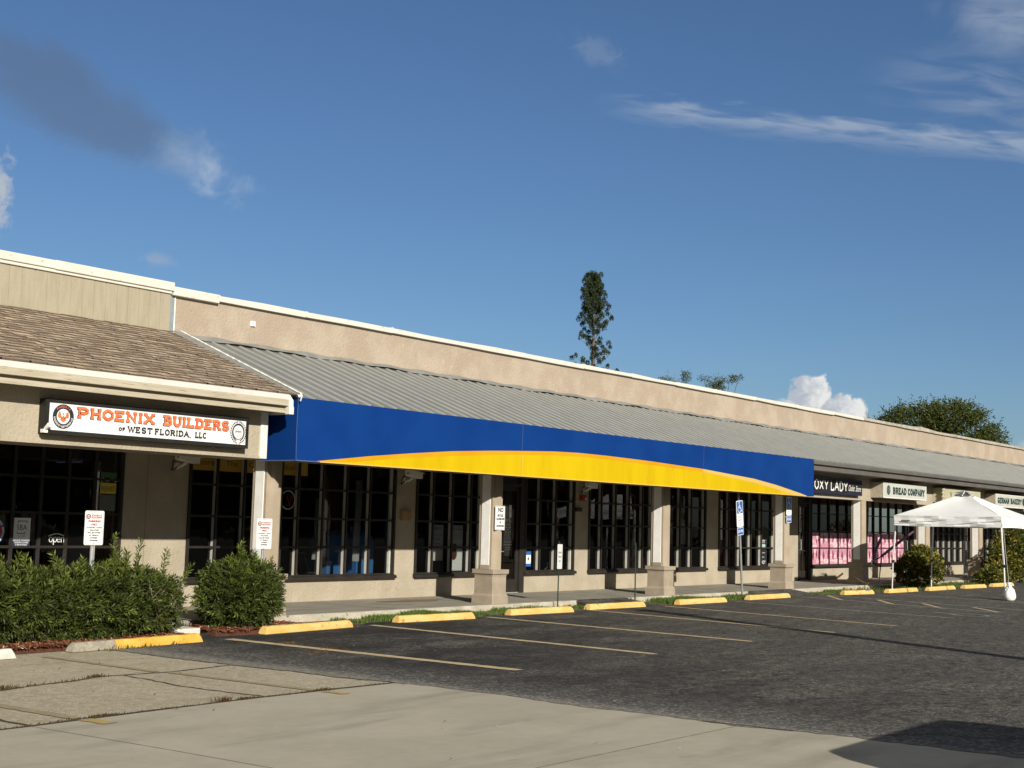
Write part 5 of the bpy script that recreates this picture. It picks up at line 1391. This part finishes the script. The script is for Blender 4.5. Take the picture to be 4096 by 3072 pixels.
# pink pointed picture film over the lower panes of the boutique
def pink_film(x0, x1, bars, lab, seed, YG=YW+.019):
    rnd = random.Random(seed); s = thing('window_film', lab, 'window film', ((x0+x1)/2, YG, .58), 'pink picture film on the lower panes')
    cells = [x0+.05]+bars+[x1-.05]
    b = MB(); b.box(x0+.05, x1-.05, YG-.004, YG-.001, .58, 1.51); build('backing', b, PINKM, s)
    g = MB(); lay = 0
    for k in range(len(cells)-1):
        for zr in (.59, 1.07):
            xa, xb = cells[k], cells[k+1]; w_ = (xb-xa); n_ = rnd.choice((2, 2, 3))
            for q in range(n_):
                cx = xa+w_*(q+.5)/n_+rnd.uniform(-.03, .03); hh = rnd.uniform(.26, .44); ww = w_/n_*rnd.uniform(.40, .55)
                up = rnd.random() < .75; prof = []
                for j in range(13):
                    t = j/12; prof.append((ww*math.sin(math.pi*min(1, t*.62+.30))**1.0*(1-t**3.0)+.004, t))
                L = [(cx-a, zr+(t*hh if up else .44-t*hh)) for a, t in prof]; Rg = [(cx+a, zr+(t*hh if up else .44-t*hh)) for a, t in prof]
                lay += 1; y = YG-.0042-.00004*lay
                for j in range(12): g.face([(L[j][0], y, L[j][1]), (Rg[j][0], y, Rg[j][1]), (Rg[j+1][0], y, Rg[j+1][1]), (L[j+1][0], y, L[j+1][1])], rnd.choice((0, 0, 1)))
                if rnd.random() < .95:
                    lay += 1; y = YG-.0042-.00004*lay; dx = w_/n_*.5
                    g.face([(cx+dx-.02, y, zr+.44), (cx+dx-.085, y, zr+.20), (cx+dx, y, zr+.10), (cx+dx+.07, y, zr+.22)], 2)
                if rnd.random() < .5:
                    lay += 1; y = YG-.0042-.00004*lay
                    ribbon(g, [(cx-ww*.3, zr+.05), (cx+ww*.25, zr+.12), (cx-ww*.2, zr+.19), (cx+ww*.15, zr+.26)], .012, y, 2 if rnd.random() < .4 else 1)
    build('picture', g, [PINKL, PINK, PINKD], s)
pink_film(37.26, 40.4, [37.87, 38.53, 39.18, 39.85], 'pink picture film on lower panes left of the shaded column', 5)
pink_film(41.3, 44.51, [41.91, 42.51, 43.17, 43.84], 'pink picture film on lower panes behind the purple poles', 8)
for x, lab in ((38.0, 'yellow hanging card high in the boutique window, left one'), (38.66, 'yellow hanging card high in the boutique window, right one')):
    paper('hanging_card', lab, 'card', x, x+.46, 2.12, 2.38, YI, mat('notice_yellow', (.62, .50, .05), .7), (('Open', .15, .25, .7, .08),))
p = thing('window_lettering', 'dim pink letters R and E in the window above the second pink film', 'lettering', (42.2, YI, 1.6))
g = MB(); serif_text(g, 'RE', 41.95, 1.60, .95, .36, YG-.002, .07, 0, 0, gap=.5); build('characters', g, mat('dim_pink_ink', (.20, .08, .08), .6), p)

# ------------------------------------------------------------------ purple poles lying against the column
def pole(p0, p1, lab):
    g = MB(); g.path([p0, tuple((Vector(p0)+Vector(p1))/2+Vector((0, 0, .012))), p1], [.035, .040, .028], 8); g.tube(p0, tuple(Vector(p0)-(Vector(p1)-Vector(p0)).normalized()*.35), .012, n=6)
    tag(build('furled_banner', g, PURP, base=p0), lab, 'banner', 'furled purple banners beside the shaded column')
pole((35.2, 14.62, .93), (36.08, 14.72, 1.53), 'shorter furled purple banner pole leaning beside the shaded column')
pole((35.45, 14.5, .93), (38.05, 14.62, 1.61), 'longer furled purple banner pole slanting across the second pink film')
g = MB(); rnd = random.Random(2)
g.tube((35.35, 14.55, .03), (35.45, 14.5, .95), .016, n=6)
for q in range(3): g.tube((35.35, 14.55, .10), (35.35+.45*math.cos(R(30+120*q)), 14.55+.3*math.sin(R(30+120*q)), .012), .014, n=6)
g.tube((34.97, 14.64, .75), (35.45, 14.5, .93), .012, n=6)
tag(build('banner_stand', g, DARKB, base=(35.35, 14.55, 0)), 'small dark tripod stand holding the purple banner poles', 'stand')
g = MB(); g.path([(35.9, 15.05, .66), (36.1, 15.02, .5), (36.0, 15.0, .3), (35.75, 15.0, .18), (35.6, 14.98, .14)], .008, 6); g.path([(35.2, 15.15, .35), (35.5, 15.1, .24), (35.9, 15.05, .16)], .007, 6)
tag(build('loose_cable', g, mat('orange_brown_cable', (.22, .12, .05), .7), base=(35.9, 15, .14)), 'loose brown cable trailing over the shaded column pedestal', 'cable')

# ------------------------------------------------------------------ tent
tt = thing('canopy_tent', 'white pop-up canopy tent with peaked roof standing in the parking bays', 'tent', (35.3, 12.2, 0))
cor = [Vector((33.92, 10.81, 0)), Vector((34.15, 13.62, 0)), Vector((37.0, 13.66, 0)), Vector((36.75, 10.85, 0))]   # near, left, far, right
feet = [Vector((34.0, 10.76, 0)), Vector((34.9, 13.99, 0)), Vector((37.65, 13.96, 0)), Vector((36.9, 10.8, 0))]
ZT, ZV = 2.02, 1.76
ctr = sum(cor, Vector())/4; peak = Vector((ctr.x, ctr.y, 2.70))
g = MB(); NS = 14
for k in range(4):
    A, B = cor[k], cor[(k+1) % 4]
    for i in range(NS):
        u0_, u1_ = i/NS, (i+1)/NS
        for j in range(6):     # roof panel: concave fall from the collar to the eave
            v0, v1 = .14+.86*j/6, .14+.86*(j+1)/6
            def rp(u, v):
                e = A.lerp(B, u); q = ctr.lerp(e, v); sag = -.085*math.sin(math.pi*u)*math.sin(math.pi*min(1, v*.95))
                z = 2.66+(ZT-2.66)*(v**1.0)+sag*.7-.02*math.sin(math.pi*v)+.006*math.sin(u*9+v*7)
                return (q.x, q.y, z)
            g.face([rp(u0_, v0), rp(u1_, v0), rp(u1_, v1), rp(u0_, v1)])
        out = (Vector(((B-A).y, -(B-A).x, 0))).normalized()*-1
        def vp(u, w_):
            e = A.lerp(B, u); wv = .012*math.sin(u*23+w_*5)+.010*math.sin(u*11+w_*9+k); zb = ZV+.010*math.sin(u*7+k)-.03*math.sin(math.pi*u)*0
            return (e.x+out.x*(wv), e.y+out.y*(wv), ZT+(zb-ZT)*w_)
        for w0 in (0, .25, .5, .75):
            g.face([vp(u0_, w0), vp(u1_, w0), vp(u1_, w0+.25), vp(u0_, w0+.25)])
build('canopy_top', g, TENT, tt)
g = MB()   # vent cap over the collar
for k in range(4):
    A = ctr.lerp(cor[k], .17); B = ctr.lerp(cor[(k+1) % 4], .17)
    g.face([(A.x, A.y, 2.645), (B.x, B.y, 2.645), tuple(peak)]) if k != 0 else g.face([(A.x, A.y, 2.645), tuple(A.lerp(B, .06)+Vector((0, 0, 2.645))), tuple(peak)])
build('vent_cap', g, TENT, tt)
g = MB(); A = ctr.lerp(cor[0], .15); B = ctr.lerp(cor[1], .15); M_ = (A+B)/2
g.face([(A.x+.03, A.y, 2.60), (B.x+.03, B.y, 2.60), (peak.x, peak.y, 2.675)]); g.face([(A.x, A.y, 2.55), (B.x, B.y, 2.55), (B.x+.02, B.y, 2.60), (A.x+.02, A.y, 2.60)]); build('vent_mesh', g, mat('dark_vent_mesh', (.10, .10, .11), .9), tt)
g = MB(); g.tube((M_.x-.02, M_.y, 2.56), (peak.x-.02, peak.y, 2.69), .012, n=6); build('vent_strut', g, TENTM, tt)
g = MB(); A, B = cor[0], cor[1]
P_ = [A.lerp(B, u) for u in (.93, .845)]; g.face([(P_[0].x-.03, P_[0].y, 1.905), (P_[1].x-.03, P_[1].y, 1.905), (P_[1].x-.03, P_[1].y, 1.86), (P_[0].x-.03, P_[0].y, 1.86)]); build('label_patch', g, mat('patch_grey', (.16, .16, .16), .7), tt)
for k in range(4):
    g = MB(); a = cor[k]+Vector((0, 0, 1.98)); f = feet[k]+Vector((0, 0, .0)); mid = f.lerp(a, .42)
    ins = (ctr-cor[k]).normalized()*.05; a = a+Vector((ins.x, ins.y, 0))
    g.tube(tuple(mid), tuple(a), .024, n=8); g.tube(tuple(f), tuple(mid), .019, n=8); g.box(f.x-.045, f.x+.045, f.y-.045, f.y+.045, 0.005, .016)
    lg = build('leg', g, TENTM, tt)
    g = MB(); g.box(mid.x-.032, mid.x+.032, mid.y-.032, mid.y+.032, mid.z-.035, mid.z+.035); build('slider', g, DARKB, lg)
g = MB()
for k in range(4):
    A = cor[k]+Vector((0, 0, 1.93)); B = cor[(k+1) % 4]+Vector((0, 0, 1.93)); M2 = (A+B)/2
    for P0, P1 in ((A, M2+Vector((0, 0, .0))), (M2, B)): g.tube(tuple(P0), tuple(P1-Vector((0, 0, .12))), .012, n=6)
    g.tube(tuple(A), (ctr.x, ctr.y, 2.3), .010, n=6)
build('truss', g, TENTM, tt)
# weight bags at the near leg
def sack(x, y, s_, lab, seed):
    rnd = random.Random(seed); g = MB(); rg = []
    for z, r_ in ((.006, .085), (.03, .13), (.10, .155), (.18, .145), (.25, .11), (.31, .065), (.345, .032), (.375, .045), (.41, .06)):
        rg.append([(x+s_*r_*math.cos(q)*(1+rnd.uniform(-.09, .09)), y+s_*r_*math.sin(q)*(1+rnd.uniform(-.09, .09)), z*s_+rnd.uniform(-.004, .004)+.004) for q in [2*math.pi*j/14 for j in range(14)]])
    g.loft(rg); tag(build('weight_bag', g, BAG, base=(x, y, .004), smooth=True), lab, 'bag', 'white weight bags tied to the tent leg')
sack(33.86, 10.62, .92, 'white knotted weight bag on the left of the near tent leg', 1); sack(34.14, 10.72, 1.05, 'white knotted weight bag on the right of the near tent leg', 2)
g = MB(); g.path([(33.95, 10.78, 1.72), (33.90, 10.70, 1.0), (33.86, 10.63, .40)], .005, 5); tag(build('tie_rope', g, GALV, base=(33.9, 10.7, .4)), 'thin tie rope hanging from tent frame to the left weight bag', 'rope')

# ------------------------------------------------------------------ planting
def leaf(mb, p, dirv, L, w, tint, curl=.0):
    dirv = dirv.normalized(); s = dirv.cross(Vector((random.gauss(0, 1), random.gauss(0, 1), random.gauss(0, 1))))
    if s.length < 1e-3: s = Vector((1, 0, 0))
    s = s.normalized()*w/2; n_ = s.cross(dirv).normalized()*L*curl
    m_ = p+dirv*L*.5
    mb.face([p, m_+s+n_*.4, p+dirv*L+n_, m_-s+n_*.4], 0, tint)


def sprig(mb, p, ax, L, nleaf, ll, lw, tint, young=0.0):
    """a shoot with narrow leaves set spirally along it"""
    ax = ax.normalized(); e1 = ax.cross(Vector((.3, .5, .8))).normalized(); e2 = ax.cross(e1)
    ph = random.uniform(0, 6.28)
    for k in range(nleaf):
        t = (k+.5)/nleaf; q = p+ax*L*t; a = ph+k*2.4; r_ = e1*math.cos(a)+e2*math.sin(a)
        dv = r_*(1.0-.45*t)+ax*(.55+.65*t)
        b = tint*random.uniform(.72, 1.3)*(1+.15*t); y = young*t
        leaf(mb, q, dv, ll*random.uniform(.7, 1.2)*(1-.25*t), lw, (b*(1+.55*y), b*(1+.35*y), b*(1-.1*y)), .12)


def hedge(name, label, cat, lobes, n, base, seed, long_shoots=(), ll=.095, lw=.019, L=(.10, .17), stems=(), mt=LEAF_H, young=(.35, .8), zmin=.04):
    """lobes: (cx,cy,cz,rx,ry,rz,p) superellipsoids whose outer shell carries the shoots"""
    random.seed(seed); s = thing(name, label, cat, base); mb = MB()
    wts = [(l[3]*l[5]+l[4]*l[5]+l[3]*l[4]) for l in lobes]; tot = sum(wts)
    for l, w_ in zip(lobes, wts):
        cx, cy, cz, rx, ry, rz, pw = l
        for _ in range(int(n*w_/tot)):
            while True:
                u = Vector((random.gauss(0, 1), random.gauss(0, 1), random.gauss(0, 1)))
                if u.length > .01: break
            u.normalize()
            k = (abs(u.x)**pw+abs(u.y)**pw+abs(u.z)**pw)**(-1/pw)
            lump = .97+.08*math.sin(7*u.x+cx*3)+.07*math.sin(9*u.z+5*u.y)+.05*math.sin(17*u.x+13*u.z)
            dep = 1-abs(random.gauss(0, .10)) if random.random() < .72 else random.uniform(.45, .85); v = u*k*dep*lump
            p = Vector((cx+v.x*rx, cy+v.y*ry, cz+v.z*rz))
            if p.z < zmin: continue
            ax = Vector((u.x/rx, u.y/ry, u.z/rz)).normalized()+Vector((random.gauss(0, .5), random.gauss(0, .5), random.gauss(.25, .45)))
            topn = max(0, (p.z-cz)/rz)
            yg = random.random() < .10+.18*topn
            sprig(mb, p, ax, random.uniform(*L), random.randint(10, 15), ll, lw, random.choice((.55, .8, 1.0, 1.25))*random.uniform(.85, 1.15)*(1.55 if yg else 1.0), random.uniform(*young) if yg else .1)
    for x, y, z, hh, tx in long_shoots:
        ax = Vector((tx, random.uniform(-.15, .15), 1)).normalized()
        for j in range(int(hh/.045)):
            q = Vector((x, y, z))+ax*.045*j
            sprig(mb, q, ax+Vector((random.gauss(0, .35), random.gauss(0, .35), 0)), .06, 8, ll*.95, lw, 1.35, .8)
    build('foliage', mb, mt, s)
    if stems:
        g = MB()
        for P, r_ in stems: g.path(P, [r_*(1-.5*k/len(P)) for k in range(len(P))], 6)
        build('stems', g, TWIG, s)
    return s


lob = []
random.seed(77)
for k, cx in enumerate((7.1, 7.9, 8.7, 9.45, 10.15, 10.8, 11.25)):
    lob.append((cx, 14.42+random.uniform(-.05, .05), .43, .60, .54, .36+random.uniform(-.02, .05), 3.0))
lob[-1] = (11.22, 14.50, .42, .38, .46, .35, 2.8)
shoots = [(8.9, 14.0, 0.85, 0.21, -.05), (9.08, 14.0, 0.85, 0.23, .05), (9.3, 14.1, 0.83, 0.17, .1), (9.55, 13.95, 0.86, 0.25, 0), (9.68, 14.1, 0.86, 0.17, .2), (9.95, 14.0, 0.83, 0.19, .1), (10.0, 14.1, 0.83, 0.15, .3), (10.25, 13.95, 0.81, 0.21, .1),
          (10.42, 14.05, 0.86, 0.47, -.12), (10.50, 14.1, 0.85, 0.27, .1), (10.78, 14.05, 0.83, 0.43, .02), (10.65, 14.1, 0.83, 0.27, -.1), (10.55, 14.0, 0.83, 0.25, .2), (11.25, 14.2, 0.75, 0.37, .3), (11.55, 14.25, 0.59, 0.41, .75), (8.6, 14.0, 0.85, 0.20, .1), (10.35, 13.95, 0.83, 0.17, .1), (9.2, 13.95, 0.83, 0.25, -.2), (9.8, 13.95, 0.83, 0.17, -.1)]
stm = []
for k in range(22):
    x = 8.7+2.8*k/21; stm.append(([(x, 14.3+.1*math.sin(k), .05), (x+.04*math.sin(k*2), 14.25, .25), (x+.1*math.sin(k*3), 14.1, .5)], .014))
stm += [([(11.2, 14.0, .12), (10.95, 13.84, .36), (10.85, 13.80, .55), (10.80, 13.82, .74)], .006), ([(10.95, 13.84, .36), (11.1, 13.82, .45), (11.2, 13.83, .44)], .004), ([(10.85, 13.8, .55), (10.98, 13.8, .66)], .004)]
hedge('podocarpus_hedge', 'long dark green clipped hedge with upright young shoots beside the left mulch bed', 'hedge', lob, 5600, (9.3, 14.3, .05), 15, shoots, stems=stm)
lob2 = [(12.97, 14.60, .51, .43, .44, .37, 3.2), (13.12, 14.70, .52, .38, .42, .37, 3.0), (12.86, 14.6, .45, .40, .40, .36, 2.4), (13.10, 14.65, .36, .38, .38, .30, 2.4)]
stm2 = [([(12.9+.05*k, 14.6, .04), (12.9+.09*math.sin(k*2), 14.6, .3), (12.9+.2*math.sin(k*3), 14.5, .6)], .013) for k in range(7)]
hedge('podocarpus_bush', 'dark green clipped bush with one tall shoot between the mulch bed and column', 'bush', lob2, 2700, (12.9, 14.6, .05), 16, [(12.78, 14.45, .86, .40, .05), (12.6, 14.4, .84, .20, -.2), (12.98, 14.4, .86, .24, .1), (12.88, 14.45, .86, .28, -.1), (12.2, 14.45, .50, .20, -1.3), (12.25, 14.45, .40, .2, -1.0), (12.15, 14.45, .33, .16, -1.2), (13.35, 14.45, .9, .1, .2)], stems=stm2)
# broad leaved plant at the frame edge
random.seed(40); s = thing('broad_leaf_plant', 'plant with broad light green leaves at the left edge of the photo', 'plant', (8.72, 13.72, .05)); mb = MB(); g = MB()
for k in range(5):
    P0 = Vector((8.55+random.uniform(-.1, .1), 13.72+random.uniform(-.06, .06), .05)); P1 = P0+Vector((random.uniform(-.08, .10), random.uniform(-.06, .04), random.uniform(.55, .80)))
    g.path([tuple(P0), tuple(P0.lerp(P1, .5)+Vector((.02, 0, 0))), tuple(P1)], .008, 5)
    for j in range(9):
        t = .55+.45*j/9; p = P0.lerp(P1, t); a = j*2.4+k; dv = Vector((math.cos(a), math.sin(a), random.uniform(.1, .9))).normalized(); Ln = random.uniform(.12, .20); sd = dv.cross(Vector((0, 0, 1))).normalized()*Ln*.17; q = random.uniform(.7, 1.4)
        rows = []
        for f, w_ in ((0, .15), (.25, .8), (.5, 1), (.75, .75), (1, .02)): c = p+dv*Ln*f+Vector((0, 0, -.04*f*f)); rows.append((c-sd*w_, c+Vector((0, 0, -.008*w_)), c+sd*w_))
        for m_ in range(4):
            for i_ in range(2): mb.face([rows[m_][i_], rows[m_][i_+1], rows[m_+1][i_+1], rows[m_+1][i_]], 0, (q*1.05, q, q*.9))
build('foliage', mb, LEAF_B, s); build('stems', g, TWIG, s)


def croton(label, lobes, n, base, seed):
    random.seed(seed); s = thing('croton_bush', label, 'bush', base, 'variegated croton bushes by the far columns'); mb = MB()
    for cx, cy, cz, rx, ry, rz in lobes:
        for _ in range(n):
            u = Vector((random.gauss(0, 1), random.gauss(0, 1), random.gauss(0, 1))).normalized(); k = 1-abs(random.gauss(0, .16)); k *= 1+.10*math.sin(6*u.x+cx)+.08*math.sin(8*u.z)
            p = Vector((cx+u.x*rx*k, cy+u.y*ry*k, cz+u.z*rz*k))
            if p.z < .04: continue
            yellow = random.random() < .10+.20*max(0, u.z)+.18*max(0, u.x) and math.sin(p.x*5)+math.sin(p.z*9+p.y*4) > -.5
            for j in range(5):
                dv = Vector((u.x, u.y, u.z*.6+.4))+Vector((random.gauss(0, .8), random.gauss(0, .8), random.gauss(0, .6)))
                b = random.uniform(.7, 1.4); t_ = (2.6*b, 2.0*b, 1.2*b) if yellow else random.choice([(.55*b, .62*b, .5*b), (.35*b, .5*b, .5*b), (.9*b, .75*b, .6*b)])
                leaf(mb, p, dv, random.uniform(.07, .13), .045, t_, .15)
    build('foliage', mb, LEAF_C, s)
    g = MB()
    for k in range(6): g.path([(base[0]+.06*math.cos(k), base[1]+.06*math.sin(k), .02), (base[0]+.3*math.cos(k*1.1), base[1]+.25*math.sin(k*1.1), .5)], [.02, .008], 5)
    build('stems', g, TWIG, s)


croton('round yellow and green croton bush seen through the white tent', [(38.85, 14.75, .45, 1.05, .65, .45), (39.4, 14.8, .72, .60, .5, .36), (38.3, 14.7, .62, .55, .5, .34), (39.0, 14.8, .85, .35, .35, .32)], 560, (38.9, 14.75, 0), 61)
croton('tall yellow and orange croton bush at the right edge of the photo', [(46.1, 14.5, .95, .95, .6, .85), (46.9, 14.5, 1.1, .8, .6, .75), (47.5, 14.5, .7, .8, .6, .7), (45.6, 14.5, .55, .7, .5, .5)], 620, (46.5, 14.5, 0), 62)
croton('small low croton bush left of the tall croton bush', [(43.9, 14.4, .25, .62, .4, .24), (44.5, 14.4, .34, .5, .4, .30)], 330, (44.1, 14.4, 0), 63)


# ------------------------------------------------------------------ trees
def norfolk(x, y, h):
    random.seed(91); s = thing('norfolk_pine', 'tall slim pine with tufted upturned branches rising behind the roof', 'tree', (x, y, 0))
    g = MB(); g.path([(x, y, 0), (x+.1, y, h*.5), (x+.05, y, h*.8), (x, y, h)], [.30, .20, .10, .03], 8); build('trunk', g, BARK, s)
    br = MB(); mb = MB(); z = 9.0
    while z < h-.1:
        f = (h-z)/(h-9.0)                # 1 low .. 0 top
        if f < .35: ln = .45+2.6*f
        else: ln = 1.36+.75*math.sin((f-.35)*3)
        nb = 6 if f < .55 else (5 if f < .8 else 3); a0 = random.uniform(0, 6.28)
        for k in range(nb):
            if f > .35 and random.random() < .42: continue
            a = a0+2*math.pi*k/nb+random.uniform(-.3, .3); Lb = ln*random.uniform(.55, 1.15)
            dv = Vector((math.cos(a), math.sin(a), 0)); P = []
            for j in range(6):
                t = j/5; P.append(Vector((x, y, z))+dv*Lb*t+Vector((0, 0, Lb*(-.02*t+.50*t*t))))
            br.path([tuple(p) for p in P], [.026*(1-.6*j/5) for j in range(6)], 5)
            n_t = 2 if f > .6 else 3
            for m_ in range(n_t):
                t = 1-.34*m_ if f > .3 else 1-.28*m_
                if m_ and random.random() < .18: continue
                i = min(4, int(t*5)); c = P[i].lerp(P[i+1], t*5-i) if t < 1 else P[5]
                c = c+Vector((random.uniform(-.12, .12), random.uniform(-.12, .12), .12)); rt = random.uniform(.17, .30)
                for _ in range(105):
                    u = Vector((random.gauss(0, 1), random.gauss(0, 1), random.gauss(0, 1))).normalized()
                    p = c+Vector((u.x*rt*.62, u.y*rt*.62, u.z*rt*.85))*random.uniform(.2, 1)
                    b = random.uniform(.5, 1.35); leaf(mb, p, u+Vector((0, 0, .7)), random.uniform(.09, .15), .06, (b*1.05, b, b*.9))
        z += (.26 if f < .3 else (.46 if f < .7 else .74))*random.uniform(.85, 1.15)
    for _ in range(700):
        zz = random.uniform(h-1.6, h+.15); w_ = .12+.32*(h+.15-zz)/1.75; a = random.uniform(0, 6.28); q = random.uniform(.2, 1); b = random.uniform(.6, 1.4)
        leaf(mb, Vector((x+math.cos(a)*w_*q, y+math.sin(a)*w_*q, zz)), Vector((math.cos(a)*.5, math.sin(a)*.5, .8)), .16, .05, (b*1.1, b, b*.85))
    build('branches', br, BARK, s); build('crown', mb, LEAF_P, s)


norfolk(86.3, 58.4, 20.6)


def tree(label, x, y, blobs, n, ls, seed, mt=LEAF_T, trunk=.3, group=None, limbs=5, name='leafy_tree'):
    random.seed(seed); s = thing(name, label, 'tree', (x, y, 0), group); top = max(b[2] for b in blobs)
    g = MB(); g.path([(x, y, 0), (x+.2, y, top*.35), (x, y, top*.7)], [trunk, trunk*.75, trunk*.45], 8)
    for b in blobs: g.path([(x, y, top*.5), ((x+b[0])/2+.2, (y+b[1])/2, (top*.55+b[2])/2), (b[0], b[1], b[2])], [trunk*.4, trunk*.25, trunk*.08], 6)
    build('trunk', g, BARK, s)
    mb = MB()
    for cx, cy, cz, rx, ry, rz in blobs:
        k_n = int(n*rx*rz)
        for _ in range(k_n):
            u = Vector((random.gauss(0, 1), random.gauss(0, 1), random.gauss(0, 1))).normalized(); k = random.uniform(.25, 1)**.45
            c = Vector((cx+u.x*rx*k, cy+u.y*ry*k, cz+u.z*rz*k))
            if math.sin(c.x*2.1+c.y)+math.sin(c.z*2.9+c.y*1.3)+math.sin(c.x*1.1-c.z*1.7) < -.9: continue
            tone = random.uniform(.65, 1.2)
            for _ in range(7):
                p = c+Vector((random.gauss(0, ls*.9), random.gauss(0, ls*.9), random.gauss(0, ls*.7))); b = tone*random.uniform(.7, 1.35)
                leaf(mb, p, Vector((random.gauss(0, 1)+u.x, random.gauss(0, 1)+u.y, random.gauss(0, .8)+.5)), ls*random.uniform(.7, 1.3), ls*.42, (b*1.1, b, b*.75), .1)
            if k > .9 and random.random() < .12:     # twigs poking out of the outline
                for j in range(9): leaf(mb, c+u*ls*.6*j*.55+Vector((0, 0, j*.02)), u+Vector((random.gauss(0, .6), random.gauss(0, .6), random.gauss(0, .6))), ls*.8, ls*.35, (1, .95, .7), .1)
    build('crown', mb, mt, s)


tree('broad dark green tree rising above the far end of the roof', 85.0, 30.5, [(85.25, 30.15, 8.2, 2.5, 2.3, 1.75), (84.45, 32.35, 8.0, 2.3, 2.3, 1.75), (85.55, 28.85, 7.4, 1.6, 1.8, 1.5), (83.65, 34.15, 7.5, 1.6, 1.6, 1.2), (83.15, 35.55, 7.3, 1.4, 1.4, 1.0), (85.15, 30.75, 6.2, 3, 3, 2)], 430, .20, 71)
tree('loose top of a tree left of the small spire top behind the roof', 86.0, 51.2, [(85.8, 51.5, 11.9, .8, .8, .55), (86.1, 50.9, 11.7, .6, .6, .45), (85.5, 52.0, 11.9, .4, .4, .4)], 330, .13, 72, trunk=.18)
tree('small pointed tree top standing between two loose tree tops', 86.45, 50.25, [(86.45, 50.25, 12.1, .30, .30, .75), (86.45, 50.25, 11.6, .42, .42, .6)], 800, .12, 73, trunk=.14)
tree('spreading thin tree top with bare forked limbs behind the roof', 87.6, 48.3, [(87.5, 48.5, 12.1, .75, .75, .45), (87.1, 49.1, 12.35, .5, .5, .28), (88.0, 47.5, 12.3, .55, .55, .28), (88.3, 46.95, 12.45, .22, .22, .18), (87.6, 48.2, 11.7, .5, .5, .4)], 340, .13, 74, trunk=.2)

# ------------------------------------------------------------------ van and pole beside the photographer, wood added behind
v = thing('parked_van', 'grey parked van outside the picture whose roof shades the lower right corner', 'van', (8.4, -1.3, 0))
g = MB(); xa, xb = 7.55, 9.35
side = [(-3.6, .45), (-3.6, 1.1), (-3.45, 1.62), (-3.1, 1.74), (.25, 1.74), (.55, 1.66), (1.15, 1.15), (1.9, 1.02), (2.05, .85), (2.05, .40)]
rg = []
for x, k in ((xa, .93), (xa+.12, 1.0), (xa+.3, 1.0), (xb-.3, 1.0), (xb-.12, 1.0), (xb, .93)):
    tuck = 1.0 if k == 1.0 else .0
    rg.append([(x+(.13 if x < 8.4 else -.13)*max(0, (z-1.05)/.7)*(1 if k < 1 else .7), y*(.985 if k < 1 else 1), z-(.10 if (k < 1 and z > 1.5) else 0)) for y, z in side])
g.loft(rg); build('body', g, VANP, v, smooth=False, bevel=.05)
g = MB()
for x in (xa+.10, xb-.10):
    for y in (-2.6, 1.2):
        g2_ = MB(); g2_.tube((x-.1, y, .34), (x+.1, y, .34), .34, n=20); wv_ = build('wheel', g2_, TYRE, v)
        g3_ = MB(); sx = -.012 if x < 8.4 else .012; g3_.tube((x+sx-.1, y, .34), (x+sx+.1, y, .34), .2, n=14); build('rim', g3_, GALV, wv_)
for x, sg in ((xa+.075, -1), (xb-.075, 1)):
    g = MB(); g.face([(x-sg*.0+sg*.012, -3.2, 1.14), (x+sg*.012, .55, 1.14), (x-sg*.055+sg*.012, .25, 1.58), (x-sg*.055+sg*.012, -3.1, 1.58)]); build('side_window', g, DGLASS, v)
g = MB(); g.face([(xa+.25, 1.12, 1.19), (xb-.25, 1.12, 1.19), (xb-.32, .60, 1.64), (xa+.32, .60, 1.64)]); build('windscreen', g, DGLASS, v)
for x in (xa+.28, xb-.28):
    g = MB(); g.box(x-.16, x+.16, 2.03, 2.07, .70, .84); build('headlight', g, SIGNW, v)
v.location = v.location + Vector((.72, .25, 0))
p = thing('utility_pole', 'wooden utility pole outside the picture casting the long thin shadow', 'pole', (14.25, -2.84, 0))
g = MB(); g.tube((14.25, -2.84, 0), (13.35, -2.75, 7.9), .17, .14, n=10); build('post', g, WOODPOLE, p)
g = MB(); g.box(13.36, 13.42, -3.5, -2.0, 7.5, 7.6); build('cross_arm', g, WOODPOLE, p)
random.seed(99); mb = MB()  # unseen trees added so the shop glass mirrors something dark
for k in range(95):
    cx = -70+2.4*k+random.uniform(-1, 1); cy = -62+random.uniform(-4, 4); hh = random.uniform(8.5, 12)
    for _ in range(230):
        u = Vector((random.gauss(0, 1), random.gauss(0, 1), random.gauss(0, 1))).normalized(); q = random.uniform(.4, 1)
        pz = hh*.5+u.z*hh*.5*q
        if pz < .1: continue
        b = random.uniform(.5, 1.2); leaf(mb, Vector((cx+u.x*2.6*q, cy+u.y*2.4*q, pz)), Vector((random.gauss(0, 1), random.gauss(0, 1), random.gauss(0, 1))), random.uniform(1.6, 2.6), 1.5, (b*1.1, b, b*.8))
build('added_wood', mb, LEAF_T, kind='stuff', label='unseen wood added behind the photographer to darken the reflections in the shop glass', cat='trees')
